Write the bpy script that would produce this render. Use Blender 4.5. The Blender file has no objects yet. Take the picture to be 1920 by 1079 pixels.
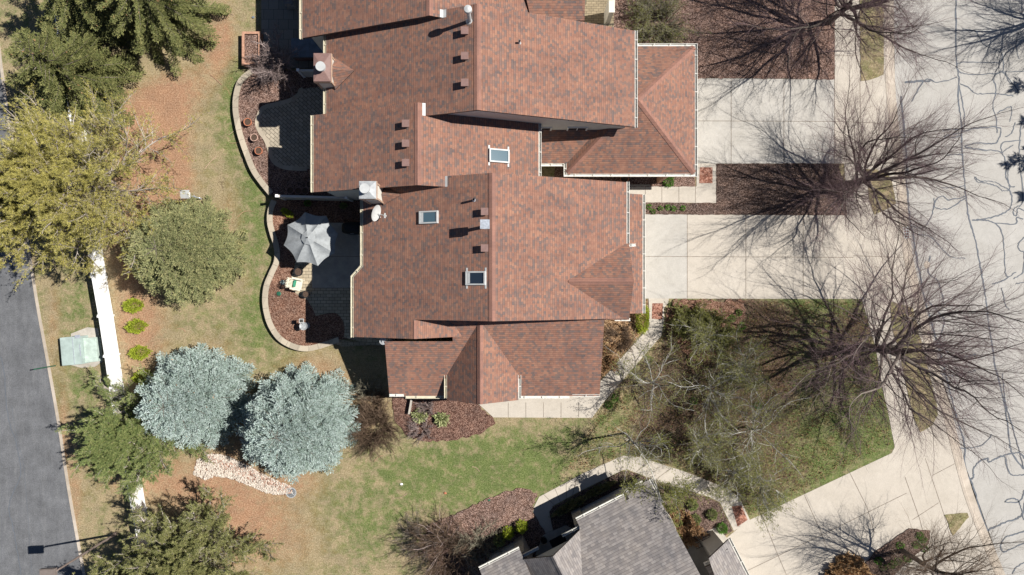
import bpy, math, random
import numpy as np
from mathutils import Vector, Matrix
rad = math.radians
SC = bpy.context.scene
COL = SC.collection
H = 43.0                      # drone height above the lawn, metres
# ---------------- camera, sky, sun, exposure ----------------
cam_d = bpy.data.cameras.new('camera'); cam_d.sensor_width = 36; cam_d.lens = 36*1290/1920
cam_d.clip_end = 3000; cam_d.clip_start = 0.5
cam = bpy.data.objects.new('camera', cam_d); cam.location = (0, 0, H); COL.objects.link(cam); SC.camera = cam
SUN = Vector((0.82, 0.145, 1.0)).normalized()
elev = math.asin(SUN.z); azim = math.atan2(SUN.x, SUN.y)
w = bpy.data.worlds.new('World'); SC.world = w; w.use_nodes = True
bg = w.node_tree.nodes['Background']; sky = w.node_tree.nodes.new('ShaderNodeTexSky')
sky.sky_type = 'NISHITA'; sky.sun_disc = False; sky.sun_elevation = elev; sky.sun_rotation = azim; sky.altitude = 1500; sky.air_density = 0.8; sky.dust_density = 0.3; sky.ozone_density = 1.5
w.node_tree.links.new(sky.outputs[0], bg.inputs[0]); bg.inputs[1].default_value = 0.05
sl = bpy.data.lights.new('sun', 'SUN'); sl.energy = 5.0; sl.angle = rad(0.53); sl.color = (1, 0.965, 0.9)
so = bpy.data.objects.new('sun', sl); COL.objects.link(so)
so.rotation_euler = (-SUN).to_track_quat('-Z', 'Y').to_euler(); so.location = (30, 5, 60)
SC.view_settings.view_transform = 'Standard'; SC.view_settings.look = 'None'
SC.view_settings.exposure = 0.60; SC.view_settings.gamma = 1
SC.cycles.max_bounces = 5; SC.cycles.diffuse_bounces = 2; SC.cycles.transparent_max_bounces = 6

def P(px, py, z=0.0):
    """ground survey: a point seen at (px, py) of the 1920 x 1079 aerial photograph, at height z"""
    k = (H - z) / H / 30.0
    return Vector(((px - 960) * k, (539.5 - py) * k, z))
def PX(px, z=0.0): return (px - 960) * (H - z) / H / 30.0
def PY(py, z=0.0): return (539.5 - py) * (H - z) / H / 30.0

# ---------------- materials ----------------
MATS = {}
class NT:
    def __init__(s, name, rough=0.9, spec=0.2):
        s.m = bpy.data.materials.new(name); s.m.use_nodes = True; s.t = s.m.node_tree
        s.b = s.t.nodes['Principled BSDF']; s.b.inputs['Roughness'].default_value = rough
        s.b.inputs['Specular IOR Level'].default_value = spec
        MATS[name] = s.m
    def n(s, typ, **kw):
        nd = s.t.nodes.new(typ)
        for k, v in kw.items():
            if k in nd.inputs: nd.inputs[k].default_value = v
            else: setattr(nd, k, v)
        return nd
    def l(s, a, b): s.t.links.new(a, b)
    def pos(s): return s.n('ShaderNodeNewGeometry').outputs['Position']
    def uv(s): return s.n('ShaderNodeUVMap').outputs['UV']
    def obj(s): return s.n('ShaderNodeTexCoord').outputs['Object']
    def noise(s, v, scale, detail=3, rough=0.55, dist=0):
        nd = s.n('ShaderNodeTexNoise', Scale=scale, Detail=detail, Roughness=rough, Distortion=dist); s.l(v, nd.inputs['Vector']); return nd.outputs['Fac']
    def ramp(s, fac, stops, const=False):
        nd = s.n('ShaderNodeValToRGB'); cr = nd.color_ramp
        if const: cr.interpolation = 'CONSTANT'
        while len(cr.elements) < len(stops): cr.elements.new(0.5)
        for e, (p, c) in zip(cr.elements, stops):
            e.position = p; e.color = (*c, 1) if len(c) == 3 else c
        s.l(fac, nd.inputs[0]); return nd.outputs['Color']
    def mix(s, fac, a, b, typ='MIX'):
        nd = s.n('ShaderNodeMix', data_type='RGBA', blend_type=typ)
        for k, x in ((0, fac), (6, a), (7, b)):
            if hasattr(x, 'links'): s.l(x, nd.inputs[k])
            elif isinstance(x, tuple): nd.inputs[k].default_value = (*x, 1)
            else: nd.inputs[k].default_value = x
        return nd.outputs[2]
    def math(s, op, a, b=0.0, clamp=False):
        nd = s.n('ShaderNodeMath', operation=op, use_clamp=clamp)
        for k, x in ((0, a), (1, b)):
            if hasattr(x, 'links'): s.l(x, nd.inputs[k])
            else: nd.inputs[k].default_value = x
        return nd.outputs[0]
    def attr(s, name): return s.n('ShaderNodeAttribute', attribute_name=name).outputs['Fac']
    def col(s, c):
        if hasattr(c, 'links'): s.l(c, s.b.inputs['Base Color'])
        else: s.b.inputs['Base Color'].default_value = (*c, 1)
    def bump(s, h, strength=0.3, dist=0.02):
        nd = s.n('ShaderNodeBump', Strength=strength, Distance=dist); s.l(h, nd.inputs['Height']); s.l(nd.outputs[0], s.b.inputs['Normal'])

def plain(name, c, rough=0.7, metal=0, var=0.12, scale=3.0, spec=0.3):
    t = NT(name, rough, spec); t.b.inputs['Metallic'].default_value = metal
    n1 = t.noise(t.pos(), scale, 5, 0.65)
    lo = tuple(x*(1-var*1.6) for x in c); hi = tuple(min(1, x*(1+var*1.2)) for x in c)
    t.col(t.ramp(n1, [(0.3, lo), (0.7, hi)])); return t.m

def shingle(name, cols, course, tab, line=0.45):
    t = NT(name, 0.95, 0.1)
    br = t.n('ShaderNodeTexBrick', Scale=1.0); t.l(t.uv(), br.inputs['Vector'])
    br.offset = 0.37; br.offset_frequency = 2
    br.inputs['Color1'].default_value = (0, 0, 0, 1); br.inputs['Color2'].default_value = (1, 1, 1, 1); br.inputs['Mortar'].default_value = (0.5, 0.5, 0.5, 1)
    br.inputs['Mortar Size'].default_value = 0.0; br.inputs['Brick Width'].default_value = tab; br.inputs['Row Height'].default_value = course
    br.inputs['Bias'].default_value = 0
    n = len(cols); stops = [(i/n, c) for i, c in enumerate(cols)]
    c = t.ramp(br.outputs['Color'], stops, True)
    br2 = t.n('ShaderNodeTexBrick', Scale=1.0); t.l(t.uv(), br2.inputs['Vector'])
    br2.offset = 0.61; br2.offset_frequency = 3
    br2.inputs['Color1'].default_value = (0, 0, 0, 1); br2.inputs['Color2'].default_value = (1, 1, 1, 1)
    br2.inputs['Mortar Size'].default_value = 0.0; br2.inputs['Brick Width'].default_value = tab*2.3; br2.inputs['Row Height'].default_value = course
    c = t.mix(t.math('MULTIPLY', br2.outputs['Color'], 0.35), c, cols[len(cols)//2])
    g = t.noise(t.uv(), 55, 2, 0.7); big = t.noise(t.pos(), 0.8, 5, 0.65, .6)
    c = t.mix(0.9, c, t.ramp(g, [(0.25, (0.72,)*3), (0.75, (1.28,)*3)]), 'MULTIPLY')
    c = t.mix(1.0, c, t.ramp(big, [(0.32, (0.84, 0.86, 0.89)), (0.5, (1.0, 1.0, 1.0)), (0.7, (1.12, 1.10, 1.06))]), 'MULTIPLY')
    mp = t.n('ShaderNodeMapping'); mp.inputs['Scale'].default_value = (3.2, 0.35, 1); t.l(t.uv(), mp.inputs['Vector'])
    c = t.mix(1.0, c, t.ramp(t.noise(mp.outputs[0], 1.0, 4, 0.7), [(0.3, (0.86, 0.875, 0.9)), (0.55, (1.02,)*3), (0.8, (1.10, 1.08, 1.05))]), 'MULTIPLY')
    # the shadow-line painted into the colour at the butt of each course
    sep = t.n('ShaderNodeSeparateXYZ'); t.l(t.uv(), sep.inputs[0])
    fr = t.math('FRACT', t.math('DIVIDE', sep.outputs[1], course))
    ln = t.math('LESS_THAN', fr, 0.16)
    c = t.mix(t.math('MULTIPLY', ln, line), c, (0.03, 0.02, 0.02))
    t.col(c); t.bump(g, 0.5, 0.01); return t.m

BR = [(0.249, 0.128, 0.093), (0.153, 0.109, 0.096), (0.232, 0.119, 0.088), (0.184, 0.115, 0.097), (0.275, 0.148, 0.105), (0.217, 0.115, 0.085), (0.138, 0.105, 0.097), (0.241, 0.132, 0.099)]
shingle('red_shingle', BR, 0.128, 0.165)
shingle('red_ridge_shingle', [(0.245, 0.13, 0.10), (0.265, 0.14, 0.108), (0.22, 0.122, 0.097)], 0.2, 0.5, 0.2)
GR = [(0.22, 0.199, 0.187), (0.177, 0.161, 0.156), (0.253, 0.228, 0.215), (0.199, 0.18, 0.172), (0.274, 0.249, 0.234)]
shingle('grey_shingle', GR, 0.16, 0.24)

def fix_val(t, v):
    nd = t.n('ShaderNodeValue'); nd.outputs[0].default_value = v; return nd.outputs[0]
def ground_mat(name='lawn', fixed=None):
    t = NT(name, 1.0, 0.05); p = t.pos()
    if fixed:
        t.attr = lambda k: fix_val(t, fixed[k])
    fine = t.noise(p, 12, 5, 0.8); mid = t.noise(p, 1.5, 5, 0.62); mid2 = t.noise(p, 4.5, 5, 0.75, 0.4); big = t.noise(p, 0.35, 3, 0.5); blade = t.noise(p, 27, 3, 0.8)
    tan = t.ramp(fine, [(0.30, (0.13, 0.10, 0.055)), (0.5, (0.265, 0.212, 0.125)), (0.70, (0.43, 0.35, 0.235))])
    grn = t.ramp(fine, [(0.30, (0.03, 0.046, 0.014)), (0.5, (0.10, 0.135, 0.04)), (0.70, (0.23, 0.25, 0.115))])
    lit = t.ramp(fine, [(0.30, (0.125, 0.062, 0.038)), (0.5, (0.31, 0.172, 0.105)), (0.70, (0.50, 0.325, 0.225))])
    soil = t.ramp(fine, [(0.3, (0.035, 0.024, 0.017)), (0.5, (0.10, 0.068, 0.048)), (0.7, (0.22, 0.16, 0.12))])
    g = t.math('ADD', t.math('MULTIPLY', t.attr('green'), 0.85), t.math('MULTIPLY', t.math('SUBTRACT', mid, 0.5), 2.8))
    g = t.math('ADD', g, t.math('MULTIPLY', t.math('SUBTRACT', mid2, 0.5), 1.9))
    g = t.math('ADD', g, t.math('MULTIPLY', t.math('SUBTRACT', big, 0.5), 0.5))
    g = t.ramp(g, [(0.18, (0, 0, 0)), (0.95, (0.95,)*3)])
    l = t.math('ADD', t.attr('litter'), t.math('MULTIPLY', t.math('SUBTRACT', mid, 0.5), 1.5)); l = t.math('ADD', l, t.math('MULTIPLY', t.math('SUBTRACT', mid2, 0.5), 1.3))
    l = t.ramp(l, [(0.25, (0, 0, 0)), (1.0, (0.9,)*3)])
    s = t.math('ADD', t.attr('soil'), t.math('MULTIPLY', t.math('SUBTRACT', mid2, 0.5), 1.2)); s = t.ramp(s, [(0.45, (0, 0, 0)), (0.65, (1, 1, 1))])
    c = t.mix(g, tan, grn); c = t.mix(l, c, lit); c = t.mix(s, c, soil)
    sp = t.ramp(blade, [(0.28, (0.66,)*3), (0.5, (1,)*3), (0.72, (1.32,)*3)])
    c = t.mix(1.0, c, t.ramp(t.noise(p, 1.1, 5, 0.7, 0.5), [(0.3, (0.82, 0.84, 0.86)), (0.7, (1.14, 1.12, 1.10))]), 'MULTIPLY')
    t.col(t.mix(0.85, c, sp, 'MULTIPLY')); t.bump(fine, 0.6, 0.05)
ground_mat(); ground_mat('verge', {'green': .46, 'litter': .18, 'soil': .42})
def mulch(name, a, b, c3, scale=27):
    t = NT(name, 1.0, 0.1); p = t.pos()
    v = t.n('ShaderNodeTexVoronoi', Scale=scale); t.l(p, v.inputs['Vector']); vc = v.outputs['Color']
    sep = t.n('ShaderNodeSeparateColor'); t.l(vc, sep.inputs[0])
    fine = t.noise(p, 20, 4, 0.8); big = t.noise(p, 1.1, 5, 0.7)
    k = t.math('ADD', t.math('MULTIPLY', sep.outputs[0], 0.5), t.math('MULTIPLY', fine, 0.5))
    c = t.ramp(k, [(0.22, a), (0.5, b), (0.75, c3)])
    c = t.mix(1.0, c, t.ramp(big, [(0.3, (0.70, 0.72, 0.74)), (0.7, (1.28, 1.20, 1.12))]), 'MULTIPLY')
    t.col(c); t.bump(fine, 1.0, 0.06)
mulch('mulch', (0.034, 0.021, 0.017), (0.15, 0.092, 0.073), (0.40, 0.285, 0.245))
mulch('dark_mulch', (0.024, 0.015, 0.012), (0.095, 0.062, 0.050), (0.27, 0.20, 0.175))
mulch('red_mulch', (0.05, 0.024, 0.017), (0.19, 0.10, 0.07), (0.38, 0.25, 0.19), 26)
mulch('dark_red_mulch', (0.03, 0.016, 0.012), (0.125, 0.066, 0.052), (0.32, 0.21, 0.17), 26)
mulch('leaf_litter', (0.05, 0.028, 0.014), (0.20, 0.12, 0.065), (0.46, 0.32, 0.20), 16)
mulch('brick_paving', (0.12, 0.05, 0.038), (0.30, 0.14, 0.10), (0.42, 0.25, 0.2), 12)
def concrete(name, c, mott=0.1, stain=0.12):
    t = NT(name, 0.9, 0.2); p = t.pos()
    a = t.noise(p, 0.4, 6, 0.7, .8); b = t.noise(p, 2.2, 6, 0.75); f = t.noise(p, 16, 3, 0.85)
    x = t.mix(1.0, c, t.ramp(a, [(0.3, (1-stain, 1-stain*1.1, 1-stain*1.3)), (0.7, (1+stain*.6,)*3)]), 'MULTIPLY')
    x = t.mix(1.0, x, t.ramp(b, [(0.3, (1-mott,)*3), (0.7, (1+mott*.7,)*3)]), 'MULTIPLY')
    x = t.mix(0.8, x, t.ramp(f, [(0.25, (0.85,)*3), (0.75, (1.13,)*3)]), 'MULTIPLY')
    t.col(x); t.bump(f, 0.2, 0.01)
concrete('concrete', (0.455, 0.41, 0.355), .08, .08); concrete('pale_concrete', (0.425, 0.402, 0.37))
concrete('kerb_concrete', (0.42, 0.365, 0.31), 0.15, 0.2); concrete('street_surface', (0.385, 0.368, 0.345), 0.07, 0.09)
concrete('weathered_concrete', (0.40, 0.37, 0.33), 0.2, 0.2)
def asphalt():
    t = NT('asphalt', 0.85, 0.3); p = t.pos()
    mp = t.n('ShaderNodeMapping'); mp.inputs['Rotation'].default_value = (0, 0, rad(8)); mp.inputs['Scale'].default_value = (1, 0.14, 1); t.l(p, mp.inputs['Vector'])
    st = t.noise(mp.outputs[0], 3.4, 6, 0.75); f = t.noise(p, 14, 4, 0.9); a = t.noise(p, 0.8, 5, 0.7)
    x = t.ramp(st, [(0.3, (0.10, 0.102, 0.110)), (0.55, (0.122, 0.124, 0.131)), (0.75, (0.152, 0.152, 0.157))])
    x = t.mix(1, x, t.ramp(a, [(0.3, (0.72,)*3), (0.7, (1.22,)*3)]), 'MULTIPLY')
    x = t.mix(0.9, x, t.ramp(f, [(0.3, (0.6,)*3), (0.7, (1.45,)*3)]), 'MULTIPLY'); t.col(x); t.bump(f, 0.4, 0.01)
asphalt()
def paver(name, c, bw, rh, rot=0, mort=0.035):
    t = NT(name, 0.9, 0.2); p = t.pos()
    mp = t.n('ShaderNodeMapping'); mp.inputs['Rotation'].default_value = (0, 0, rad(rot)); t.l(p, mp.inputs['Vector'])
    br = t.n('ShaderNodeTexBrick', Scale=1.0); t.l(mp.outputs[0], br.inputs['Vector'])
    br.inputs['Color1'].default_value = (*[x*.82 for x in c], 1); br.inputs['Color2'].default_value = (*[x*1.12 for x in c], 1)
    br.inputs['Mortar'].default_value = (*[x*.3 for x in c], 1); br.inputs['Mortar Size'].default_value = mort*rh*0.6; br.inputs['Mortar Smooth'].default_value = 0.2
    br.inputs['Brick Width'].default_value = bw; br.inputs['Row Height'].default_value = rh
    f = t.noise(p, 20, 3, 0.7); x = t.mix(0.7, br.outputs['Color'], t.ramp(f, [(0.3, (0.85,)*3), (0.7, (1.15,)*3)]), 'MULTIPLY')
    t.col(x)
paver('paver_tan', (0.42, 0.35, 0.25), 0.36, 0.2, 0, .12); paver('paver_herringbone', (0.36, 0.31, 0.24), 0.34, 0.19, 42, .14)
paver('slate_slabs', (0.22, 0.205, 0.18), 0.62, 0.62, 0, .03); paver('wall_cap', (0.40, 0.345, 0.27), 0.6, 5.0, 20, .001)
paver('porch_pavers', (0.26, 0.21, 0.14), 0.3, 0.15, 0, .12)
plain('stucco', (0.62, 0.585, 0.52), 0.9, var=0.05); plain('grey_siding_and_shaded_fence', (0.52, 0.485, 0.44), 0.9, var=0.05)
plain('cream_trim', (0.66, 0.60, 0.48), 0.5, var=0.05); plain('white_trim', (0.75, 0.73, 0.69), 0.5, var=0.04)
plain('gutter_cream', (0.55, 0.50, 0.385), 0.45, var=0.12, scale=6); plain('gutter_white', (0.62, 0.60, 0.55), 0.45, var=0.12, scale=6)
plain('dark_fascia', (0.075, 0.05, 0.045), 0.7); plain('brown_metal', (0.205, 0.125, 0.11), 0.55, var=0.1, scale=8)
plain('tan_trim', (0.42, 0.29, 0.21), 0.7); plain('white_metal', (0.45, 0.455, 0.45), 0.5, var=.08); plain('grey_metal', (0.33, 0.34, 0.35), 0.45, 0.0, 0.15, 6)
plain('galvanised', (0.42, 0.45, 0.5), 0.4, 0.3, 0.2, 10); plain('black_plastic', (0.015, 0.015, 0.017), 0.6); plain('dark_grille', (0.05, 0.05, 0.05), 0.7)
plain('vinyl_white', (0.80, 0.80, 0.79), 0.5, var=0.03); plain('terracotta', (0.42, 0.16, 0.09), 0.85, var=0.2, scale=9)
plain('pale_terracotta', (0.46, 0.30, 0.24), 0.85, var=0.2, scale=9); plain('potting_soil', (0.085, 0.055, 0.04), 1, var=0.5, scale=30)
plain('cedar', (0.42, 0.235, 0.16), 0.8, var=0.2, scale=7); plain('transformer_green', (0.33, 0.40, 0.375), 0.5, var=0.14, scale=2); plain('transformer_light', (0.42, 0.50, 0.45), 0.5, var=0.15, scale=3)
plain('marker_green', (0.02, 0.10, 0.06), 0.5); plain('lamp_brown', (0.17, 0.14, 0.125), 0.5); plain('lamp_pole', (0.20, 0.155, 0.135), 0.6)
plain('canvas_grey', (0.285, 0.30, 0.31), 0.9, var=0.12, scale=5); plain('beige_plastic', (0.66, 0.62, 0.50), 0.5, var=.05); plain('cushion_green', (0.04, 0.23, 0.14), 0.9, var=.3, scale=12)
plain('cover_blue', (0.15, 0.18, 0.22), 0.8, var=0.15); plain('iron', (0.02, 0.018, 0.016), 0.5); plain('rust', (0.16, 0.07, 0.05), 0.8, var=.3)
plain('tar', (0.10, 0.112, 0.132), 0.7, var=0.12, scale=2); plain('joint', (0.20, 0.165, 0.135), 1, var=.3); plain('door_paint', (0.35, 0.32, 0.27), 0.6)
plain('white_stone', (0.53, 0.465, 0.40), 0.9, var=0.25, scale=9); plain('pink_stone', (0.42, 0.27, 0.21), 0.9, var=0.25, scale=9); plain('flagstone', (0.16, 0.15, 0.15), 0.9); plain('pier_stone', (0.36, 0.31, 0.27), 0.9, var=.25, scale=8)
t = NT('glass', 0.06, 0.8); t.col((0.02, 0.03, 0.045))
t = NT('skylight_glass', 0.08, 0.9); t.col((0.07, 0.12, 0.15))
def foliage(name, cols, trans=0.15, rough=0.65):
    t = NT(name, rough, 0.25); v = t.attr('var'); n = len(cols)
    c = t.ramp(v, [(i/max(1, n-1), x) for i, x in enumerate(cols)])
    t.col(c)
    tr = t.n('ShaderNodeBsdfTranslucent'); t.l(c, tr.inputs[0]); mx = t.n('ShaderNodeMixShader', Fac=trans)
    mx.inputs[0].default_value = trans
    out = t.t.nodes['Material Output']; t.l(t.b.outputs[0], mx.inputs[1]); t.l(tr.outputs[0], mx.inputs[2]); t.l(mx.outputs[0], out.inputs[0])
def k3(c, *ks): return [tuple(min(.9, x*k) for x in c) for k in ks]
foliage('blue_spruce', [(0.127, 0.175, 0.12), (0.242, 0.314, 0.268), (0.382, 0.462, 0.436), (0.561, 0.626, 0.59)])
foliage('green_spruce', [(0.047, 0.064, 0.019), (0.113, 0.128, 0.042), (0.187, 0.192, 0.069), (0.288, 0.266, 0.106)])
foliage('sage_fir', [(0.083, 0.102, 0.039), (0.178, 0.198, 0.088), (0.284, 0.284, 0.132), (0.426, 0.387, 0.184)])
foliage('yellow_pine', [(0.165, 0.159, 0.052), (0.328, 0.301, 0.091), (0.47, 0.414, 0.11), (0.636, 0.558, 0.207)])
foliage('green_pine', [(0.067, 0.104, 0.034), (0.167, 0.22, 0.073), (0.277, 0.315, 0.11), (0.409, 0.397, 0.182)])
foliage('olive_pine', [(0.09, 0.10, 0.035), (0.20, 0.21, 0.075), (0.31, 0.31, 0.12), (0.45, 0.40, 0.19)]); foliage('lime_shrub', [(0.165, 0.214, 0.015), (0.312, 0.367, 0.031), (0.459, 0.51, 0.071)]); foliage('bright_green', [(0.05, 0.12, 0.02), (0.12, 0.25, 0.04), (0.2, 0.34, 0.07)])
foliage('bud_green', [(0.123, 0.133, 0.041), (0.205, 0.215, 0.057), (0.329, 0.318, 0.093)], 0.3); foliage('variegated', [(0.10, 0.16, 0.04), (0.40, 0.42, 0.2), (0.55, 0.55, 0.32)])
foliage('brown_leaf', [(0.132, 0.066, 0.033), (0.308, 0.176, 0.088), (0.495, 0.33, 0.187)]); foliage('dark_hedge', [(0.045, 0.068, 0.015), (0.18, 0.18, 0.075), (0.45, 0.39, 0.24)])
foliage('cone_brown', [(0.30, 0.17, 0.08), (0.42, 0.24, 0.12)], 0)
def bark(name, lo, hi): 
    t = NT(name, 0.95, 0.1); v = t.attr('var'); n = t.noise(t.pos(), 12, 3, 0.7)
    t.col(t.ramp(t.math('ADD', t.math('MULTIPLY', v, 0.6), t.math('MULTIPLY', n, 0.4)), [(0.25, lo), (0.75, hi)]))
bark('bark_dark', (0.055, 0.045, 0.039), (0.20, 0.168, 0.145)); bark('twig_maroon', (0.085, 0.052, 0.056), (0.235, 0.165, 0.17))
bark('bark_pale', (0.24, 0.23, 0.21), (0.60, 0.58, 0.54)); bark('twig_tan', (0.13, 0.12, 0.085), (0.36, 0.33, 0.25))
bark('bark_mauve', (0.15, 0.11, 0.105), (0.40, 0.32, 0.30)); bark('twig_brown', (0.07, 0.045, 0.03), (0.22, 0.155, 0.11)); bark('pine_bark', (0.20, 0.165, 0.14), (0.52, 0.46, 0.41))

bark('straw', (0.2, 0.12, 0.06), (0.5, 0.34, 0.19)); foliage('straw_leaf', [(0.316, 0.172, 0.079), (0.604, 0.389, 0.201), (0.8, 0.604, 0.359)])
# ---------------- mesh helpers ----------------
class MB:
    def __init__(s): s.v = []; s.f = []; s.m = []
    def poly(s, pts, mi=0):
        i = len(s.v); s.v += [tuple(p) for p in pts]; s.f.append(tuple(range(i, i+len(pts)))); s.m.append(mi)
    def box(s, c, d, mi=0, rot=0.0, ax=None):
        x, y, z = d[0]/2, d[1]/2, d[2]/2; R = ax if ax is not None else Matrix.Rotation(rot, 3, 'Z'); c = Vector(c); i = len(s.v)
        for sx, sy, sz in ((-1,-1,-1),(1,-1,-1),(1,1,-1),(-1,1,-1),(-1,-1,1),(1,-1,1),(1,1,1),(-1,1,1)):
            s.v.append(tuple(c + R @ Vector((sx*x, sy*y, sz*z))))
        for f in ((0,3,2,1),(4,5,6,7),(0,1,5,4),(1,2,6,5),(2,3,7,6),(3,0,4,7)): s.f.append(tuple(i+k for k in f)); s.m.append(mi)
    def cyl(s, p0, p1, r0, r1=None, n=12, mi=0, cap=True):
        r1 = r0 if r1 is None else r1; p0, p1 = Vector(p0), Vector(p1); d = (p1-p0).normalized()
        a = d.orthogonal().normalized(); b = d.cross(a); i = len(s.v)
        for p, r in ((p0, r0), (p1, r1)):
            for k in range(n):
                t = 2*math.pi*k/n; s.v.append(tuple(p + a*(math.cos(t)*r) + b*(math.sin(t)*r)))
        for k in range(n): s.f.append((i+k, i+(k+1) % n, i+n+(k+1) % n, i+n+k)); s.m.append(mi)
        if cap: s.f.append(tuple(i+n-1-k for k in range(n))); s.m.append(mi); s.f.append(tuple(i+n+k for k in range(n))); s.m.append(mi)
    def lathe(s, c, prof, n=20, mi=0, sx=1, sy=1):
        i = len(s.v); m = len(prof)
        for r, z in prof:
            for k in range(n):
                t = 2*math.pi*k/n; s.v.append((c[0]+math.cos(t)*r*sx, c[1]+math.sin(t)*r*sy, c[2]+z))
        for j in range(m-1):
            for k in range(n): s.f.append((i+j*n+k, i+j*n+(k+1) % n, i+(j+1)*n+(k+1) % n, i+(j+1)*n+k)); s.m.append(mi)
        s.f.append(tuple(i+n-1-k for k in range(n))); s.m.append(mi); s.f.append(tuple(i+(m-1)*n+k for k in range(n))); s.m.append(mi)
    def prism(s, pts, z0, z1, mi=0):
        n = len(pts); A = sum(pts[k][0]*pts[(k+1) % n][1]-pts[(k+1) % n][0]*pts[k][1] for k in range(n))
        if A < 0: pts = pts[::-1]
        s.poly([(p[0], p[1], z1) for p in pts], mi); s.poly([(p[0], p[1], z0) for p in pts[::-1]], mi)
        for k in range(n):
            a, b = pts[k], pts[(k+1) % n]; s.poly([(a[0], a[1], z0), (b[0], b[1], z0), (b[0], b[1], z1), (a[0], a[1], z1)], mi)
    def slab(s, pts, th, mt=0, ms=1):
        """roof plane polygon (any winding) given a thickness downwards"""
        pts = [Vector(p) for p in pts]; n = newell(pts)
        if n.z < 0: pts = pts[::-1]
        low = [p - Vector((0, 0, th)) for p in pts]; s.poly(pts, mt); s.poly(low[::-1], ms); k = len(pts)
        for j in range(k): s.poly([low[j], low[(j+1) % k], pts[(j+1) % k], pts[j]], ms)
    def sweep(s, path, prof, closed=False, mi=0, cap=True):
        """profile of (offset to the left, height) carried along a path with mitred corners"""
        path = [Vector(p) for p in path]; n = len(path); rings = []
        for k in range(n):
            if closed: a, b = path[k-1], path[(k+1) % n]
            else: a, b = path[max(0, k-1)], path[min(n-1, k+1)]
            d1 = (path[k]-a); d2 = (b-path[k]); d1.z = d2.z = 0
            d1 = d1.normalized() if d1.length > 1e-6 else d2.normalized(); d2 = d2.normalized() if d2.length > 1e-6 else d1
            t = (d1+d2).normalized(); nl = Vector((-t.y, t.x, 0)); c = max(0.35, nl.dot(Vector((-d1.y, d1.x, 0))))
            rings.append([path[k] + nl*(o/c) + Vector((0, 0, z)) for o, z in prof])
        i = len(s.v); m = len(prof)
        for r in rings: s.v += [tuple(p) for p in r]
        for k in range(n if closed else n-1):
            k2 = (k+1) % n
            for j in range(m): s.f.append((i+k*m+j, i+k2*m+j, i+k2*m+(j+1) % m, i+k*m+(j+1) % m)); s.m.append(mi)
        if cap and not closed: s.f.append(tuple(i+j for j in range(m))); s.m.append(mi); s.f.append(tuple(i+(n-1)*m+m-1-j for j in range(m))); s.m.append(mi)
    def ribbon(s, path, wd, mi=0, vary=0.0):
        path = [Vector(p) for p in path]; n = len(path); i = len(s.v)
        for k in range(n):
            t = (path[min(n-1, k+1)]-path[max(0, k-1)]).normalized(); nl = Vector((-t.y, t.x, 0))*wd/2*(1+vary*math.sin(k*1.7+path[0].x*5)*math.cos(k*.53+path[0].y*3)+vary*.6*math.sin(k*.31))
            s.v += [tuple(path[k]+nl), tuple(path[k]-nl)]
        for k in range(n-1): s.f.append((i+2*k, i+2*k+1, i+2*k+3, i+2*k+2)); s.m.append(mi)
def newell(pts):
    n = Vector((0, 0, 0)); k = len(pts)
    for j in range(k):
        a, b = pts[j], pts[(j+1) % k]
        n += Vector(((a[1]-b[1])*(a[2]+b[2]), (a[2]-b[2])*(a[0]+b[0]), (a[0]-b[0])*(a[1]+b[1])))
    return n.normalized() if n.length > 0 else Vector((0, 0, 1))
def root_of(o):
    while o.parent: o = o.parent
    return o
def build(name, mb, mats, parent=None, smooth=False, uv=False, local=False):
    """one mesh object; vertices given in world metres are moved into the frame of the thing"""
    if isinstance(mats, str): mats = [mats]
    off = (0, 0, 0) if (parent is None or local) else tuple(root_of(parent).location)
    me = bpy.data.meshes.new(name)
    vs = [(x-off[0], y-off[1], z-off[2]) for x, y, z in mb.v]
    me.from_pydata(vs, [], mb.f)
    for m in mats: me.materials.append(MATS[m])
    me.polygons.foreach_set('material_index', mb.m)
    if smooth: me.polygons.foreach_set('use_smooth', [True]*len(mb.f))
    if uv:
        ul = me.uv_layers.new(name='UVMap'); li = 0; data = []
        for f in mb.f:
            pts = [Vector(mb.v[i]) for i in f]; n = newell(pts)
            hd = Vector((0, 0, 1)).cross(n); hd = hd.normalized() if hd.length > 0.05 else Vector((1, 0, 0)); up = n.cross(hd)
            for p in pts: data += [p.dot(hd)+50, p.dot(up)+50]
        ul.data.foreach_set('uv', data)
    me.update(); o = bpy.data.objects.new(name, me); COL.objects.link(o)
    if parent is not None: o.parent = parent
    return o
def tri_mesh(name, V, F, var, mats, parent=None, loc=(0, 0, 0)):
    """fast mesh from numpy arrays, with a per-vertex random attribute"""
    me = bpy.data.meshes.new(name); V = np.asarray(V, dtype=np.float32) - np.asarray(loc, dtype=np.float32); F = np.asarray(F, dtype=np.int32)
    k = F.shape[1]; nf = len(F)
    me.vertices.add(len(V)); me.vertices.foreach_set('co', V.ravel()); me.loops.add(nf*k); me.loops.foreach_set('vertex_index', F.ravel())
    me.polygons.add(nf); me.polygons.foreach_set('loop_start', np.arange(0, nf*k, k, dtype=np.int32))
    me.update(calc_edges=True)
    at = me.attributes.new('var', 'FLOAT', 'POINT'); at.data.foreach_set('value', np.asarray(var, dtype=np.float32))
    me.materials.append(MATS[mats]); o = bpy.data.objects.new(name, me); COL.objects.link(o)
    if parent is not None: o.parent = parent
    return o
def tag(o, label=None, cat=None, group=None, kind=None):
    for k, v in (('label', label), ('category', cat), ('group', group), ('kind', kind)):
        if v: o[k] = v
    return o
def thing(name, label, cat, loc, group=None, rz=0.0):
    o = bpy.data.objects.new(name, None); COL.objects.link(o); o.location = loc; o.rotation_euler.z = rz; o.empty_display_size = .2
    return tag(o, label, cat, group)
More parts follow.
